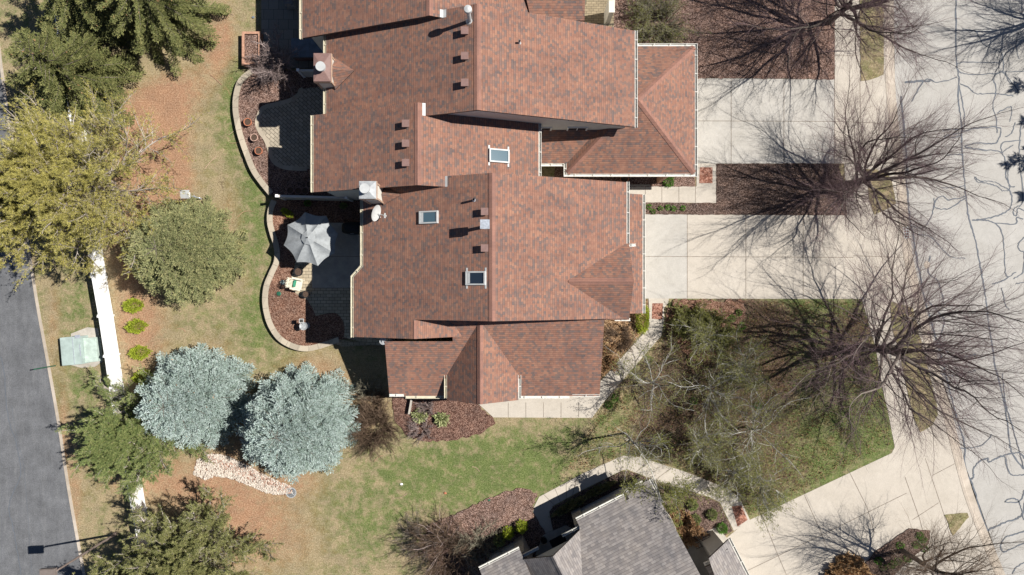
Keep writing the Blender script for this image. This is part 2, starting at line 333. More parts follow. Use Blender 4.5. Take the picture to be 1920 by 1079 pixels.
def copy_tree(o, parent=None):
    c = o.copy(); COL.objects.link(c); c.parent = parent
    for ch in list(o.children): copy_tree(ch, c)
    return c
def dup(o, loc, label, rz=0.0, sc=1.0, group=None):
    c = copy_tree(o); c.location = loc; c.rotation_euler.z = rz; c.scale = (sc, sc, sc); c['label'] = label
    if group: c['group'] = group
    return c
def spline(pts, n=6):
    """Catmull-Rom through the points"""
    pts = [Vector(p) for p in pts]; out = []
    for i in range(len(pts)-1):
        p0, p1, p2, p3 = pts[max(0, i-1)], pts[i], pts[i+1], pts[min(len(pts)-1, i+2)]
        for k in range(n):
            t = k/n; out.append(0.5*((2*p1)+(p2-p0)*t+(2*p0-5*p1+4*p2-p3)*t*t+(3*p1-p0-3*p2+p3)*t**3))
    return out+[pts[-1]]
# ---------------- the ground and everything paved ----------------
KIN = [(1656,-120),(1658,0),(1660,150),(1669,250),(1678,315),(1685,405),(1694,483),(1705,533),(1716,575),(1736,658),(1746,700),(1767,776),(1790,867),(1814,948),(1866,1079),(1920,1200)]
KOUT = [(1675,-120),(1676,0),(1678,150),(1684,250),(1691,315),(1699,405),(1709,469),(1720,525),(1733,588),(1754,664),(1775,740),(1796,820),(1808,867),(1833,937),(1883,1079),(1936,1200)]
LEDGE = [(-8,60),(5,160),(25,290),(45,420),(66,560),(89,687),(108,795),(125,907),(143,1010),(158,1090),(175,1190)]
def at_y(line, py):
    for (x0, y0), (x1, y1) in zip(line, line[1:]):
        if y0 <= py <= y1: return x0+(x1-x0)*(py-y0)/(y1-y0)
    return line[0][0] + (line[1][0]-line[0][0])*(py-line[0][1])/(line[1][1]-line[0][1]) if py < line[0][1] else line[-1][0] + (line[-1][0]-line[-2][0])*(py-line[-1][1])/(line[-1][1]-line[-2][1])
BL = {'green': [(440,230,26,90,.75),(440,150,22,40,.35),(478,335,26,50,.8),(475,440,34,70,.8),(482,575,24,60,.75),(470,610,60,60,.45),(530,670,50,30,.3),(545,690,40,20,.2),(140,590,45,70,.5),(140,730,45,50,.5),(170,880,40,40,.3),
                (850,870,90,45,.65),(960,860,90,50,.7),(900,930,80,40,.65),(760,900,80,60,.5),(1000,900,60,50,.65),(650,960,110,70,.32),(1050,830,60,40,.5),(300,560,80,60,.12),(700,1000,60,60,.3),(430,180,22,70,.25),(20,20,50,50,.3),
                (1560,600,110,60,.55),(1480,760,160,110,.5),(1600,790,90,80,.6),(1500,880,110,50,.5),(1440,640,60,50,.35),(1270,590,22,22,.6),(1290,800,110,50,.3),(1370,880,70,40,.35),(1410,940,40,30,.2)],
      'litter': [(280,215,70,55,1.0),(340,165,50,40,.7),(400,100,30,60,.6),(265,330,80,110,.95),(310,300,45,90,.8),(330,340,30,40,.5),(262,620,52,100,.95),(250,480,60,80,.6),(430,420,30,110,.45),(460,530,20,40,.3),(560,685,60,28,.45),(620,720,60,60,.5),(400,650,50,30,.4),
                 (330,905,130,50,.7),(470,960,120,70,.55),(430,1020,90,90,.55),(560,1030,80,60,.3),(420,60,26,80,.6),(230,850,80,60,.5),(100,600,14,110,.6),(120,800,14,110,.7),(140,950,14,110,.6),(700,760,60,60,.5),(450,840,60,60,.55),(560,900,60,30,.5)],
      'soil': [(222,620,10,80,.55),(1620,600,60,40,.3),(1500,900,120,60,.25),(1480,800,120,90,.2),(1340,760,150,130,.35),(1420,700,60,90,.35),(1560,640,90,70,.3),(415,340,14,44,.55),(440,400,9,50,.5),(1330,640,110,90,.55),(1290,760,120,90,.45),(1400,620,60,60,.4),(1660,800,0.1,0.1,0),(1350,920,110,50,.4),(1450,590,80,30,.3),(1240,820,80,40,.3),(1590,720,60,90,.25),(700,830,60,30,.3)]}
def make_ground():
    xs = np.concatenate([[-900,-400,-150,-80,-55,-45], np.arange(-40, 40.01, 0.4), [45,55,80,150,400,900]])
    ys = np.concatenate([[-900,-400,-150,-60,-35], np.arange(-24, 24.01, 0.4), [35,60,150,400,900]])
    X, Y = np.meshgrid(xs, ys); nx = len(xs); ny = len(ys)
    px = X*30+960; py = 539.5-Y*30
    Z = np.zeros_like(X)
    for j in range(ny):
        pj = py[j, 0]; Z[j][px[j] > at_y(KIN, pj)-6] = -0.35
    V = np.stack([X, Y, Z], -1).reshape(-1, 3)
    a = np.arange(nx*ny).reshape(ny, nx); F = np.stack([a[:-1, :-1], a[:-1, 1:], a[1:, 1:], a[1:, :-1]], -1).reshape(-1, 4)
    o = tri_mesh('ground', V, F, np.zeros(len(V)), 'lawn'); me = o.data
    for k, bl in BL.items():
        A = np.zeros(X.shape) + {'green': 0.27, 'litter': 0.02, 'soil': 0.0}[k]
        for cx, cy, rx, ry, s in bl: A += s*np.exp(-((px-cx)/rx)**2-((py-cy)/ry)**2)
        if k in ('soil', 'green'):
            for j in range(ny):
                if 550 < py[j, 0] < 985:
                    for i in np.nonzero((px[j] > 1050) & (px[j] < 1690))[0]:
                        if inside(px[j, i], py[j, 0], GARDEN): A[j, i] += .14 if k == 'soil' else .34
        at = me.attributes.new(k, 'FLOAT', 'POINT'); at.data.foreach_set('value', np.clip(A, 0, 1.1).ravel().astype(np.float32))
    tag(o, kind='structure'); return o
def inside(px, py, poly):
    r = False; n = len(poly)
    for i in range(n):
        x0, y0 = poly[i]; x1, y1 = poly[i-1]
        if (y0 > py) != (y1 > py) and px < (x1-x0)*(py-y0)/(y1-y0)+x0: r = not r
    return r
def sheet(name, pts, z, mat, th=None):
    mb = MB(); q = [P(x, y, z) for x, y in pts]
    if newell(q).z < 0: q = q[::-1]
    if th: mb.prism([(p.x, p.y) for p in q], z-th, z)
    else: mb.poly(q)
    return tag(build(name, mb, mat), kind='structure')
def ragged(pts, amp=2.0, step=7, seed=1):
    """a planting bed's edge: the outline with small irregularities"""
    r = random.Random(seed); out = []; n = len(pts)
    for i in range(n):
        a, b = Vector(pts[i]), Vector(pts[(i+1) % n]); L = (b-a).length; k = max(1, int(L/step)); d = (b-a)/L; nn = Vector((-d.y, d.x))
        for j in range(k): out.append(tuple(a+(b-a)*(j/k) + (nn*r.uniform(-amp, amp) if j else nn*0)))
    return out
GARDEN = [(1262,540),(1640,540),(1670,652),(1700,845),(1404,1000),(1385,930),(1360,915),(1285,882),(1200,856),(1168,852),(1120,872),(1105,850),(1115,787),(1135,757),(1243,630),(1248,600)]
make_ground()
# streets
south = [(x, y) for x, y in KOUT]
sheet('street', south + [(3600,1200),(3600,-120)], -0.085, 'street_surface')
sheet('street', [(3600,-120),(1675,-120),(1640,-3000),(3600,-3000)], -0.085, 'street_surface')
sheet('street', [(1936,1200),(2900,3600),(4600,3600),(3600,1200)], -0.085, 'street_surface')
sheet('road', LEDGE[::-1] + [(-8,-2500),(-1500,-2500),(-1500,1190)], 0.008, 'asphalt')
sheet('road', [(175,1190),(-1500,1190),(-1500,3600),(600,3600)], 0.008, 'asphalt')
mb = MB(); pts = [P(x, y) for x, y in KIN]
wds = []
mb.sweep(spline(pts, 4), [(0.0, -.3), (0.0, .03), (.17, .03), (.24, -.045), (.64, -.072), (.64, -.3)][::-1]); tag(build('kerb', mb, 'kerb_concrete'), kind='structure')
mb = MB(); mb.sweep(spline([P(x, y) for x, y in LEDGE], 4), [(0.0, -.3), (0.0, .045), (.17, .045), (.17, -.3)][::-1]); tag(build('kerb', mb, 'kerb_concrete'), kind='structure')
# tar sealed cracks in the street
CR = [([(1793,-5),(1792,60),(1793,115),(1798,150),(1796,185),(1802,225),(1803,255),(1805,300),(1809,345),(1815,400),(1823,430),(1829,452),(1838,500),(1846,545),(1853,600),(1865,680),(1884,760),(1892,820),(1898,850),(1920,880)],.07),
 ([(1798,160),(1806,200),(1808,235),(1803,250)],.05),([(1805,55),(1830,60),(1845,84),(1878,100),(1875,115),(1860,118),(1800,118),(1798,134),(1822,140),(1868,138),(1880,136),(1905,165),(1910,175)],.05),([(1878,100),(1882,130),(1868,140),(1862,150),(1868,165),(1862,200),(1868,225),(1870,250)],.05),
 ([(1800,158),(1815,163),(1832,176),(1860,175),(1900,180)],.05),([(1870,212),(1895,200),(1896,215),(1893,228)],.045),([(1910,60),(1905,85),(1911,110)],.045),([(1885,135),(1893,155),(1905,160)],.04),([(1878,135),(1920,134)],.035),
 ([(1807,246),(1833,241),(1875,240),(1872,262),(1862,270),(1832,268),(1810,275),(1830,280),(1876,286),(1886,310),(1886,330),(1893,350),(1893,358),(1898,370),(1894,390),(1878,402),(1850,410),(1823,413)],.06),
 ([(1878,285),(1880,268),(1915,264)],.05),([(1880,286),(1900,272)],.04),([(1828,332),(1838,340),(1860,340),(1880,350),(1893,356),(1880,358),(1870,350),(1850,344),(1832,341),(1828,332)],.045),
 ([(1912,300),(1893,312),(1890,335),(1895,350),(1903,350)],.045),([(1903,230),(1897,250),(1885,257)],.045),([(1915,230),(1912,260),(1911,300),(1916,340),(1917,380),(1903,390),(1900,400),(1906,404),(1910,390),(1925,400)],.05),
 ([(1800,243),(1780,243),(1768,246)],.045),([(1802,255),(1785,258),(1770,256),(1785,252),(1800,250)],.05),([(1805,300),(1802,290),(1775,292)],.045),([(1809,348),(1790,352),(1765,352)],.04),
 ([(1814,368),(1780,375),(1768,368),(1758,372),(1752,385),(1760,392),(1782,390),(1812,370)],.05),([(1752,372),(1748,400),(1735,425),(1722,428),(1712,425)],.045),
 ([(1823,413),(1848,413),(1866,418),(1904,420),(1906,408),(1918,412)],.055),([(1866,418),(1878,435),(1883,470),(1885,512),(1891,520)],.05),([(1860,533),(1880,527),(1905,510)],.05),([(1920,445),(1910,458),(1912,470),(1920,475),(1918,510),(1900,523)],.05),([(1905,532),(1925,530)],.04),
 ([(1691,300),(1700,345),(1705,400),(1712,440),(1722,500),(1734,560),(1748,610),(1770,690),(1790,770),(1808,830),(1809,868),(1815,893),(1822,905),(1830,930),(1845,978),(1852,995)],.07),([(1690,180),(1700,300),(1703,330)],.08),
 ([(1852,995),(1862,990),(1885,980),(1903,974),(1918,963),(1922,940)],.08),([(1820,898),(1825,895),(1826,878),(1838,865),(1852,860),(1854,867),(1868,860),(1885,854),(1908,849),(1915,852),(1922,860)],.07),
 ([(1885,857),(1890,880),(1898,891),(1922,890)],.06),([(1920,920),(1912,940),(1885,942),(1892,936),(1908,938),(1915,955),(1920,975)],.055),([(1925,995),(1900,1003),(1885,1008),(1876,1025),(1882,1035),(1895,1030),(1922,1018)],.06),([(1898,1076),(1905,1065),(1925,1052)],.05),
 ([(1735,560),(1770,600),(1762,640),(1790,670),(1830,665)],.05),([(1720,440),(1745,445),(1780,480),(1810,485)],.04),([(1745,480),(1740,510),(1760,530),(1770,570)],.05),([(1710,190),(1735,150),(1760,155),(1795,145)],.05),([(1697,155),(1715,153),(1745,152)],.1),([(1892,820),(1885,760),(1880,700)],.04),([(1878,540),(1885,570),(1893,582)],.035),
 ([(1884,750),(1895,790),(1910,840),(1920,880)],.05),([(1790,820),(1800,840),(1840,835),(1860,815)],.05),([(1760,700),(1790,705),(1830,695)],.05)]
mb = MB(); rr = random.Random(3)
for n_, (pts, wd) in enumerate(CR):
    q = [p + Vector((rr.uniform(-.03, .03), rr.uniform(-.03, .03), 0)) for p in spline([P(x, y, -.078 + n_*.00025) for x, y in pts], 7)]
    mb.ribbon(q, wd*1.3, 0, .25)
tag(build('crack_sealant', mb, 'tar'), kind='structure')
sheet('patio', [(1084,-60),(1151,-60),(1151,52),(1084,52)], .06, 'porch_pavers', .1)
mb = MB()
for pts, wd in [([(0,668),(8,700),(12,760),(20,800),(30,830),(37,865),(38,895),(22,930),(17,960),(24,985),(30,1020),(40,1079)],.05),([(22,760),(33,830),(45,880),(60,1079)],.02)]:
    mb.ribbon([p+Vector((rr.uniform(-.03, .03), 0, 0)) for p in spline([P(x, y, .013) for x, y in pts], 6)], wd)
tag(build('crack_sealant', mb, 'tar'), kind='structure')
# driveways, sidewalk, walks
D1 = [(1150,146),(1565,149),(1565,307),(1150,307)]
D2 = [(1150,402),(1588,404),(1600,480),(1616,561),(1150,560)]
SW = [(1565,-120),(1565,149),(1565,307),(1583,307),(1588,404),(1600,480),(1616,561),(1642,652),(1653,722),(1665,772),(1678,840),(1700,860),(1742,1000),(1772,1100),(1800,1200)] + KIN[::-1]
D3 = [(1678,838),(1672,850),(1400,978),(1180,1160),(1400,1300),(1800,1200),(1772,1100),(1742,1000),(1700,860)]
sheet('sidewalk', SW, 0.016, 'concrete'); sheet('driveway', D1, 0.014, 'pale_concrete', .2); sheet('driveway', D2, 0.014, 'concrete', .2); sheet('driveway_slab', [(1150,402),(1288,402.6),(1288,560),(1150,560)], .018, 'pale_concrete'); sheet('driveway', D3, 0.014, 'concrete', .2)
mb = MB()
def jl(*pts): mb.ribbon([P(x, y, .0205) for x, y in pts], .032)
jl((1288.6,402),(1288.6,560)); jl((1398.6,403),(1398.6,560)); jl((1506,403),(1506,560)); jl((1180,481),(1600,483))
jl((1371,148),(1371,307)); jl((1470,148),(1470,307)); jl((1290,227),(1565,228)); jl((1565,-40),(1565,307)); jl((1612,150),(1614,230),(1622,315)); jl((1640,403),(1668,565)); jl((1600,480),(1694,483)); jl((1565,228),(1667,232))
jl((1565,60),(1610,60)); jl((1565,105),(1610,105)); jl((1642,652),(1688,664)); jl((1653,722),(1700,727)); jl((1628,610),(1676,612))
jl((1590,880),(1626,952),(1640,1000)); jl((1508,928),(1540,1000),(1552,1035)); jl((1428,965),(1458,1040),(1475,1079)); jl((1711,975),(1760,943)); jl((1697,895),(1725,975),(1745,1060)); jl((1735,860),(1770,965),(1795,1060)); jl((1748,892),(1790,870)); jl((1400,1071),(1560,994),(1700,925))
tag(build('expansion_joints', mb, 'joint'), kind='structure')
for nm, pts in [('walkway', [(1100,350),(1306,350),(1306,307),(1343,307),(1343,381),(1100,379)]),
                ('walkway', [(1216,560),(1254,560),(1253,568),(1245,578),(1245,603),(1240,630),(1133,753),(1110,784),(925,783),(896,757),(896,740),(1122,740),(1124,718),(1213,618),(1218,595)]),
                ('walkway', [(998,957),(1011,932),(1095,887),(1168,855),(1200,858),(1285,885),(1365,917),(1387,934),(1407,977),(1376,996),(1350,942),(1330,932),(1247,907),(1177,881),(1167,882),(1080,925),(1035,950),(1046,972),(1060,984),(1020,1002)])]:
    sheet(nm, pts, .028, 'concrete', .2)
mb = MB()
def jl(*pts): mb.ribbon([P(x, y, .0325) for x, y in pts], .03)
for x in (1210,1241,1273,1304): jl((x,350),(x,380))
for x in (920+i*33 for i in range(1, 6)): jl((x,755),(x,783))
for t_ in (0.12, .32, .52, .72, .92): jl((1133+107*t_, 753-123*t_), (1124+89*t_, 718-100*t_))
for t_ in (0.1, .35, .6, .85): jl((1011+84*t_, 932-45*t_), (1035+45*t_, 950-25*t_)); jl((1200+165*t_, 858+59*t_), (1177+153*t_, 881+51*t_))
tag(build('expansion_joints', mb, 'joint'), kind='structure')
sheet('brick_inlay', [(1312,314),(1336,314),(1336,344),(1311,344)], .034, 'brick_paving')
sheet('brick_inlay', [(1223,569),(1243,569),(1242,600),(1222,598)], .034, 'brick_paving')
sheet('brick_inlay', [(1372,950),(1390,948),(1402,975),(1383,988)], .034, 'brick_paving')
# planting strips by the kerb
G = [(1610,-120),(1656,-120),(1657,20),(1657,140),(1635,149),(1614,152)]
sheet('planting_strip', ragged(G, 1, 8, 1), .045, 'verge'); sheet('planting_strip', ragged([(1624,317),(1644,318),(1672,334),(1680,382),(1668,390),(1640,403),(1629,372)], 1, 8, 2), .045, 'verge')
sheet('planting_strip', ragged([(1668,566),(1693,572),(1712,578),(1722,620),(1737,678),(1754,745),(1759,777),(1749,797),(1725,811),(1711,776),(1700,727),(1688,664),(1674,620)], 1, 8, 3), .045, 'verge')
sheet('planting_strip', ragged([(1771,966),(1814,962),(1817,970),(1787,1005)], 1, 6, 4), .045, 'verge')
# planting beds
beds = [([(1148,-60),(1565,-60),(1565,149),(1460,148),(1250,147),(1150,120)], 'mulch', 1.2), ([(1343,307),(1573,307),(1583,356),(1588,404),(1150,402),(1150,380),(1343,381)], 'dark_mulch', .8),
        ([(1040,300),(1304,300),(1304,350),(1040,350)], 'mulch', .8), ([(1100,562),(1215,562),(1215,597),(1211,616),(1123,716),(1100,740)], 'leaf_litter', 1.2),
        ([(735,738),(893,738),(895,758),(925,784),(929,795),(905,812),(850,826),(800,828),(765,818),(740,790)], 'dark_red_mulch', 2.5),
        ([(998,960),(1007,925),(981,916),(944,923),(906,940),(859,961),(805,985),(790,1030),(830,1090),(1000,1100),(1030,1010)], 'mulch', 2.5),
        ([(1166,884),(1178,883),(1247,909),(1330,935),(1349,944),(1374,996),(1320,1030),(1250,1100),(1040,1010),(1030,960),(1036,952),(1082,926)], 'dark_mulch', .6),
        ([(1640,1035),(1706,991),(1745,995),(1742,1020),(1690,1065),(1660,1100),(1590,1100)], 'dark_mulch', 1.0),
        ([(1262,563),(1400,563),(1392,600),(1370,660),(1300,680),(1262,640),(1250,612),(1248,590)], 'red_mulch', 5.0)]
for i, (pts, m, a) in enumerate(beds): sheet('planting_bed', ragged(pts, a, 6, 10+i), .04+.0045*i, m)
# rock swale
sw = [(362,890),(370,862),(395,850),(425,855),(455,868),(485,885),(515,900),(545,912),(548,925),(520,928),(500,925),(470,912),(440,900),(405,893),(385,900)]
rr = random.Random(9); V = []; F = []; var = []
def rocks(name, mat, n, prob, seed):
    r = random.Random(seed); mb = MB()
    while n > 0:
        x, y = r.uniform(355, 552), r.uniform(845, 932)
        if not inside(x, y, sw): continue
        d = abs((y-(862+(x-400)*.40)))
        if prob and r.random() > math.exp(-(d/9)**2): continue
        if (not prob) and r.random() < .55*math.exp(-(d/6)**2): continue
        n -= 1; c = P(x, y, r.uniform(.01, .05)); s = r.uniform(.03, .085); a = Matrix.Rotation(r.uniform(0, 6), 3, 'Z') @ Matrix.Rotation(r.uniform(-.6, .6), 3, 'X')
        i = len(mb.v); q = [Vector((s*r.uniform(.7, 1.3), 0, 0)), Vector((0, s*r.uniform(.6, 1), 0)), Vector((-s*r.uniform(.7, 1.3), 0, 0)), Vector((0, -s*r.uniform(.6, 1), 0)), Vector((0, 0, s*.7)), Vector((0, 0, -s*.6))]
        mb.v += [tuple(c + a @ p) for p in q]
        for f in ((0,1,4),(1,2,4),(2,3,4),(3,0,4),(1,0,5),(2,1,5),(3,2,5),(0,3,5)): mb.f.append(tuple(i+k for k in f)); mb.m.append(0)
    return build(name, mb, mat)
tag(rocks('white_rocks', 'white_stone', 2600, False, 4), 'white and cream river rocks filling the drainage swale below the blue spruces', 'rocks', kind='stuff')
tag(rocks('pink_rocks', 'pink_stone', 420, True, 5), 'pinkish stones along the middle of the drainage swale', 'rocks', kind='stuff')
sheet('swale_bed', ragged(sw, 2, 7, 30), .012, 'red_mulch')
# storm drain grate in the lawn and in the kerb
def drain(loc, r, label):
    t = thing('storm_drain', label, 'drain grate', loc)
    mb = MB(); mb.lathe((loc.x, loc.y, loc.z), [(r*.84, 0), (r*.84, .03), (r, .03), (r, 0)], 24); build('rim', mb, 'grey_metal', t)
    mb = MB(); mb.lathe((loc.x, loc.y, loc.z), [(.01, .004), (r*.84, .005)], 24); build('pit', mb, 'black_plastic', t)
    mb = MB()
    for k in range(-4, 5):
        y = k*r*.2; h = math.sqrt(max(0, (r*.84)**2-y*y)); c = Vector((loc.x, loc.y, loc.z+.02)) + Matrix.Rotation(rad(-35), 3, 'Z') @ Vector((y, 0, 0)); mb.box(c, (r*.09, 2*h, .012), rot=rad(-35))
    mb.box((loc.x, loc.y, loc.z+.022), (r*1.6, r*.12, .016), rot=rad(-35)); build('grate', mb, 'grey_metal', t)
drain(P(546, 924, 0.01), .33, 'round metal drain grate in the lawn at the end of the rock swale')
t = thing('kerb_inlet', 'rectangular iron storm inlet in the gutter of the pale street', 'drain grate', P(1697, 437, -.06))
mb = MB(); mb.box(P(1697, 437, -.045), (.5, .72, .03), rot=rad(8)); build('frame', mb, 'grey_metal', t)
mb = MB()
for i in range(4):
    for j in range(3): mb.box(Vector(t.location)+Matrix.Rotation(rad(8), 3, 'Z') @ Vector((-.15+j*.15, -.24+i*.16, .035)), (.09, .1, .012), rot=rad(8))
build('slots', mb, 'rust', t)
t = thing('utility_cover', 'small white patched utility cover in the street under the largest bare tree', 'utility cover', P(1738, 497, -.08)); mb = MB(); mb.lathe(tuple(P(1738, 497, -.083)), [(.24, 0), (.24, .012), (.2, .016)], 20, sx=.8); build('lid', mb, 'kerb_concrete', t)
# ---------------- houses ----------------
GUT = [(0, 0), (.02, 0), (.02, -.10), (.13, -.10), (.13, 0), (.155, 0), (.155, -.125), (0, -.125)]
def gutter(path, parent, mat='gutter_cream', z0=0.0, step=.95):
    """open channel hung along an eave; path runs with the outside on its right"""
    path = [Vector(p)+Vector((0, 0, z0)) for p in path]
    mb = MB(); mb.sweep(path, [(-o, z) for o, z in GUT])
    for a, b in zip(path, path[1:]):
        L = (b-a).length; d = (b-a)/L; n = Vector((d.y, -d.x, 0)); k = max(1, int(L/step))
        for j in range(k):
            c = a + d*(L*(j+.5)/k) + n*.077 + Vector((0, 0, .003)); ang = math.atan2(d.y, d.x)
            mb.box(c, (.04, .17, .012), rot=ang)
    return build('gutter', mb, mat, parent)
def window(parent, c, wdt, hgt, n, name='window', frame='white_trim'):
    """a window in a wall; c = centre on the wall face, n = outward direction"""
    n = Vector(n).normalized(); ang = math.atan2(n.y, n.x)-math.pi/2; c = Vector(c); mb = MB(); R = Matrix.Rotation(ang, 3, 'Z')
    for sx in (-1, 1): mb.box(c+R @ Vector((sx*(wdt/2+.04), .02, 0)), (.08, .07, hgt+.16), rot=ang)
    for sz in (-1, 1): mb.box(c+R @ Vector((0, .02, sz*(hgt/2+.04))), (wdt-.002, .07, .08), rot=ang)
    mb.box(c+R @ Vector((0, .012, 0)), (.04, .05, hgt-.004), rot=ang)
    f = build(name, mb, frame, parent); mb = MB(); mb.box(c+R @ Vector((0, .003, 0)), (wdt, .02, hgt), rot=ang); build('pane', mb, 'glass', f); return f
def skylight(parent, c, L, W, slope_dir, s, glass='skylight_glass', flash=True):
    """c on the roof plane, L along the slope (x), W along the eave (y)"""
    c = Vector(c)
    up = Vector((-math.sin(math.atan(s))*-slope_dir, 0, math.cos(math.atan(s)))); ax = Matrix((Vector((math.cos(math.atan(s)), 0, -slope_dir*math.sin(math.atan(s)))), Vector((0, 1, 0)), up)).transposed()
    mb = MB(); e = .075
    for sx in (-1, 1): mb.box(c+ax @ Vector((sx*(L/2-e/2), 0, .07)), (e, W, .14), ax=ax)
    for sy in (-1, 1): mb.box(c+ax @ Vector((0, sy*(W/2-e/2), .07)), (L-2*e, e, .138), ax=ax)
    if flash:
        for sx in (-1, 1): mb.box(c+ax @ Vector((sx*(L/2-.02), 0, .012)), (.09, W+.36, .02), ax=ax)
    f = build('skylight', mb, 'white_metal', parent); mb = MB(); mb.box(c+ax @ Vector((0, 0, .085)), (L-2*e, W-2*e, .03), ax=ax); build('pane', mb, glass, f)
    mb = MB(); mb.box(c+ax @ Vector((-(L/2-.17), 0, .104)), (.14, W-2*e-.02, .006), ax=ax)
    build('shade', mb, 'white_metal', f) if slope_dir < 0 else None
def roof_box(parent, c, s=.37, name='roof_vent'):
    mb = MB(); mb.box(c+Vector((0, 0, .10)), (s*.8, s*.8, .24)); mb.box(c+Vector((0, 0, .25)), (s, s, .07)); return build(name, mb, 'brown_metal', parent)
def pipe(parent, c, h, r, mat='white_metal', name='vent_pipe', cap=None):
    mb = MB(); mb.cyl(c+Vector((0, 0, -.1)), c+Vector((0, 0, h)), r, n=14, cap=False); mb.cyl(c+Vector((0, 0, -.08)), c+Vector((0, 0, .05)), r*2.1, r*1.2, 16)
    mb.cyl(c+Vector((0, 0, -.1)), c+Vector((0, 0, h*.5)), r*.7, n=10, mi=1); o = build(name, mb, [mat, 'black_plastic'], parent, smooth=False)
    if cap: mb = MB(); mb.cyl(c+Vector((0, 0, h-.02)), c+Vector((0, 0, h+.18)), cap, cap*.96, 20); mb.cyl(c+Vector((0, 0, h+.18)), c+Vector((0, 0, h+.24)), cap*.96, .03, 20); build('cap', mb, mat, o)
    return o
def ridge_cap(mb, a, b, s, wd=.17, mi=2):
    """folded shingles over a ridge; s = the two side slopes"""
    a, b = Vector(a), Vector(b); d = (b-a).normalized(); n = Vector((-d.y, d.x, 0)).normalized(); u = Vector((0, 0, .022))
    for sg, sl in ((1, s[0]), (-1, s[1])):
        q = [a+u, b+u, b+u+n*sg*wd-Vector((0, 0, wd*sl)), a+u+n*sg*wd-Vector((0, 0, wd*sl))]
        if newell(q).z < 0: q = q[::-1]
        mb.poly(q, mi); mb.poly([p-Vector((0, 0, .018)) for p in q[::-1]], mi)
        e = [a+u, b+u]; 
        o_ = [q_ for q_ in (b+u+n*sg*wd-Vector((0, 0, wd*sl)), a+u+n*sg*wd-Vector((0, 0, wd*sl)))]; mb.poly([o_[0], o_[1], o_[1]-Vector((0, 0, .018)), o_[0]-Vector((0, 0, .018))], mi)
def walls(mb, pts, top, z0=0.0):
    """vertical faces round a footprint, topped at top(x, y); extra points added under ridges"""
    n = len(pts)
    for i in range(n):
        a, b = pts[i], pts[(i+1) % n]; K = 8; q = [(a[0]+(b[0]-a[0])*t/K, a[1]+(b[1]-a[1])*t/K) for t in range(K+1)]
        mb.poly([(a[0], a[1], z0), (b[0], b[1], z0)] + [(x, y, top(x, y)) for x, y in q[::-1]])
SL = .425; SH = ['red_shingle', 'dark_fascia', 'red_ridge_shingle']
class Unit: pass
def unit(key, label, xr, zr, xw, xe, ys, yn, south_extra=None):
    u = Unit(); u.xr, u.zr, u.xw, u.xe, u.ys, u.yn = xr, zr, xw, xe, ys, yn
    u.z = lambda x: zr-SL*abs(x-xr)
    u.t = thing('townhouse', label, 'townhouse', (xr, (ys+yn)/2, 0), 'row of brown shingled townhouses')
    return u
def gable(mb, u, wpoly=None, epoly=None):
    wp = wpoly or [(u.xr, u.ys), (u.xr, u.yn), (u.xw, u.yn), (u.xw, u.ys)]
    ep = epoly or [(u.xr, u.ys), (u.xr, u.yn), (u.xe, u.yn), (u.xe, u.ys)]
    for pl in (wp, ep): mb.slab([(x, y, u.z(x)) for x, y in pl], .16)
    ridge_cap(mb, (u.xr, u.ys, u.zr), (u.xr, u.yn, u.zr), (SL, SL))
def body(u, name='wall', x0=None, x1=None, y0=None, y1=None, z0=0.0):
    mb = MB(); a, b = (u.xw+.38 if x0 is None else x0), (u.xe-.38 if x1 is None else x1); c, d = (u.ys+.2 if y0 is None else y0), (u.yn-.2 if y1 is None else y1)
    xs = [a, u.xr, b]
    mb.poly([(a, c, z0), (b, c, z0), (b, c, u.z(b)-.1), (u.xr, c, u.zr-.1), (a, c, u.z(a)-.1)]); mb.poly([(a, d, z0), (a, d, u.z(a)-.1), (u.xr, d, u.zr-.1), (b, d, u.z(b)-.1), (b, d, z0)])
    mb.poly([(a, c, z0), (a, c, u.z(a)-.1), (a, d, u.z(a)-.1), (a, d, z0)]); mb.poly([(b, c, z0), (b, d, z0), (b, d, u.z(b)-.1), (b, c, u.z(b)-.1)])
    return build(name, mb, 'stucco', u.t)
def valley(u, x, z, y0, y1):
    """open metal valley where the neighbouring slopes meet"""
    mb = MB(); w1 = .16
    mb.poly([(x-w1, y0, z+SL*w1+.012), (x, y0, z+.012), (x, y1, z+.012), (x-w1, y1, z+SL*w1+.012)]); mb.poly([(x, y0, z+.012), (x+w1, y0, z+SL*w1+.012), (x+w1, y1, z+SL*w1+.012), (x, y1, z+.012)])
    return build('valley_flashing', mb, 'white_metal', u.t)
U1 = unit('a', 'brown shingled townhouse cut off by the top edge, beside the patio of large slate slabs', -4.14, 8.47, -11.49, 3.95, 13.65, 27.0)
U2 = unit('b', 'brown shingled townhouse with the brown capped chimney and the hipped garage', -1.716, 8.94, -10.18, 6.72, 8.79, 14.05)
U3 = unit('c', 'narrow brown shingled townhouse in the middle with one skylight on its sunny slope', -4.80, 7.93, -10.87, 1.46, 5.22, 9.43)
U4 = unit('d', 'brown shingled corner townhouse with the satellite dish and two dark skylights', -1.0, 8.40, -8.73, 6.283, -1.70, 5.77)
# --- first townhouse
mb = MB(); gable(mb, U1)
build('roof', mb, SH, U1.t, uv=True)
body(U1)
for y in (15.4, 18.5): window(U1.t, (U1.xw+.38, y, 1.5), 1.5, 1.9, (-1, 0, 0)); window(U1.t, (U1.xw+.38, y, 4.2), 1.3, 1.2, (-1, 0, 0))
gutter([(U1.xw, 27, U1.z(U1.xw)), (U1.xw, 13.62, U1.z(U1.xw))], U1.t)
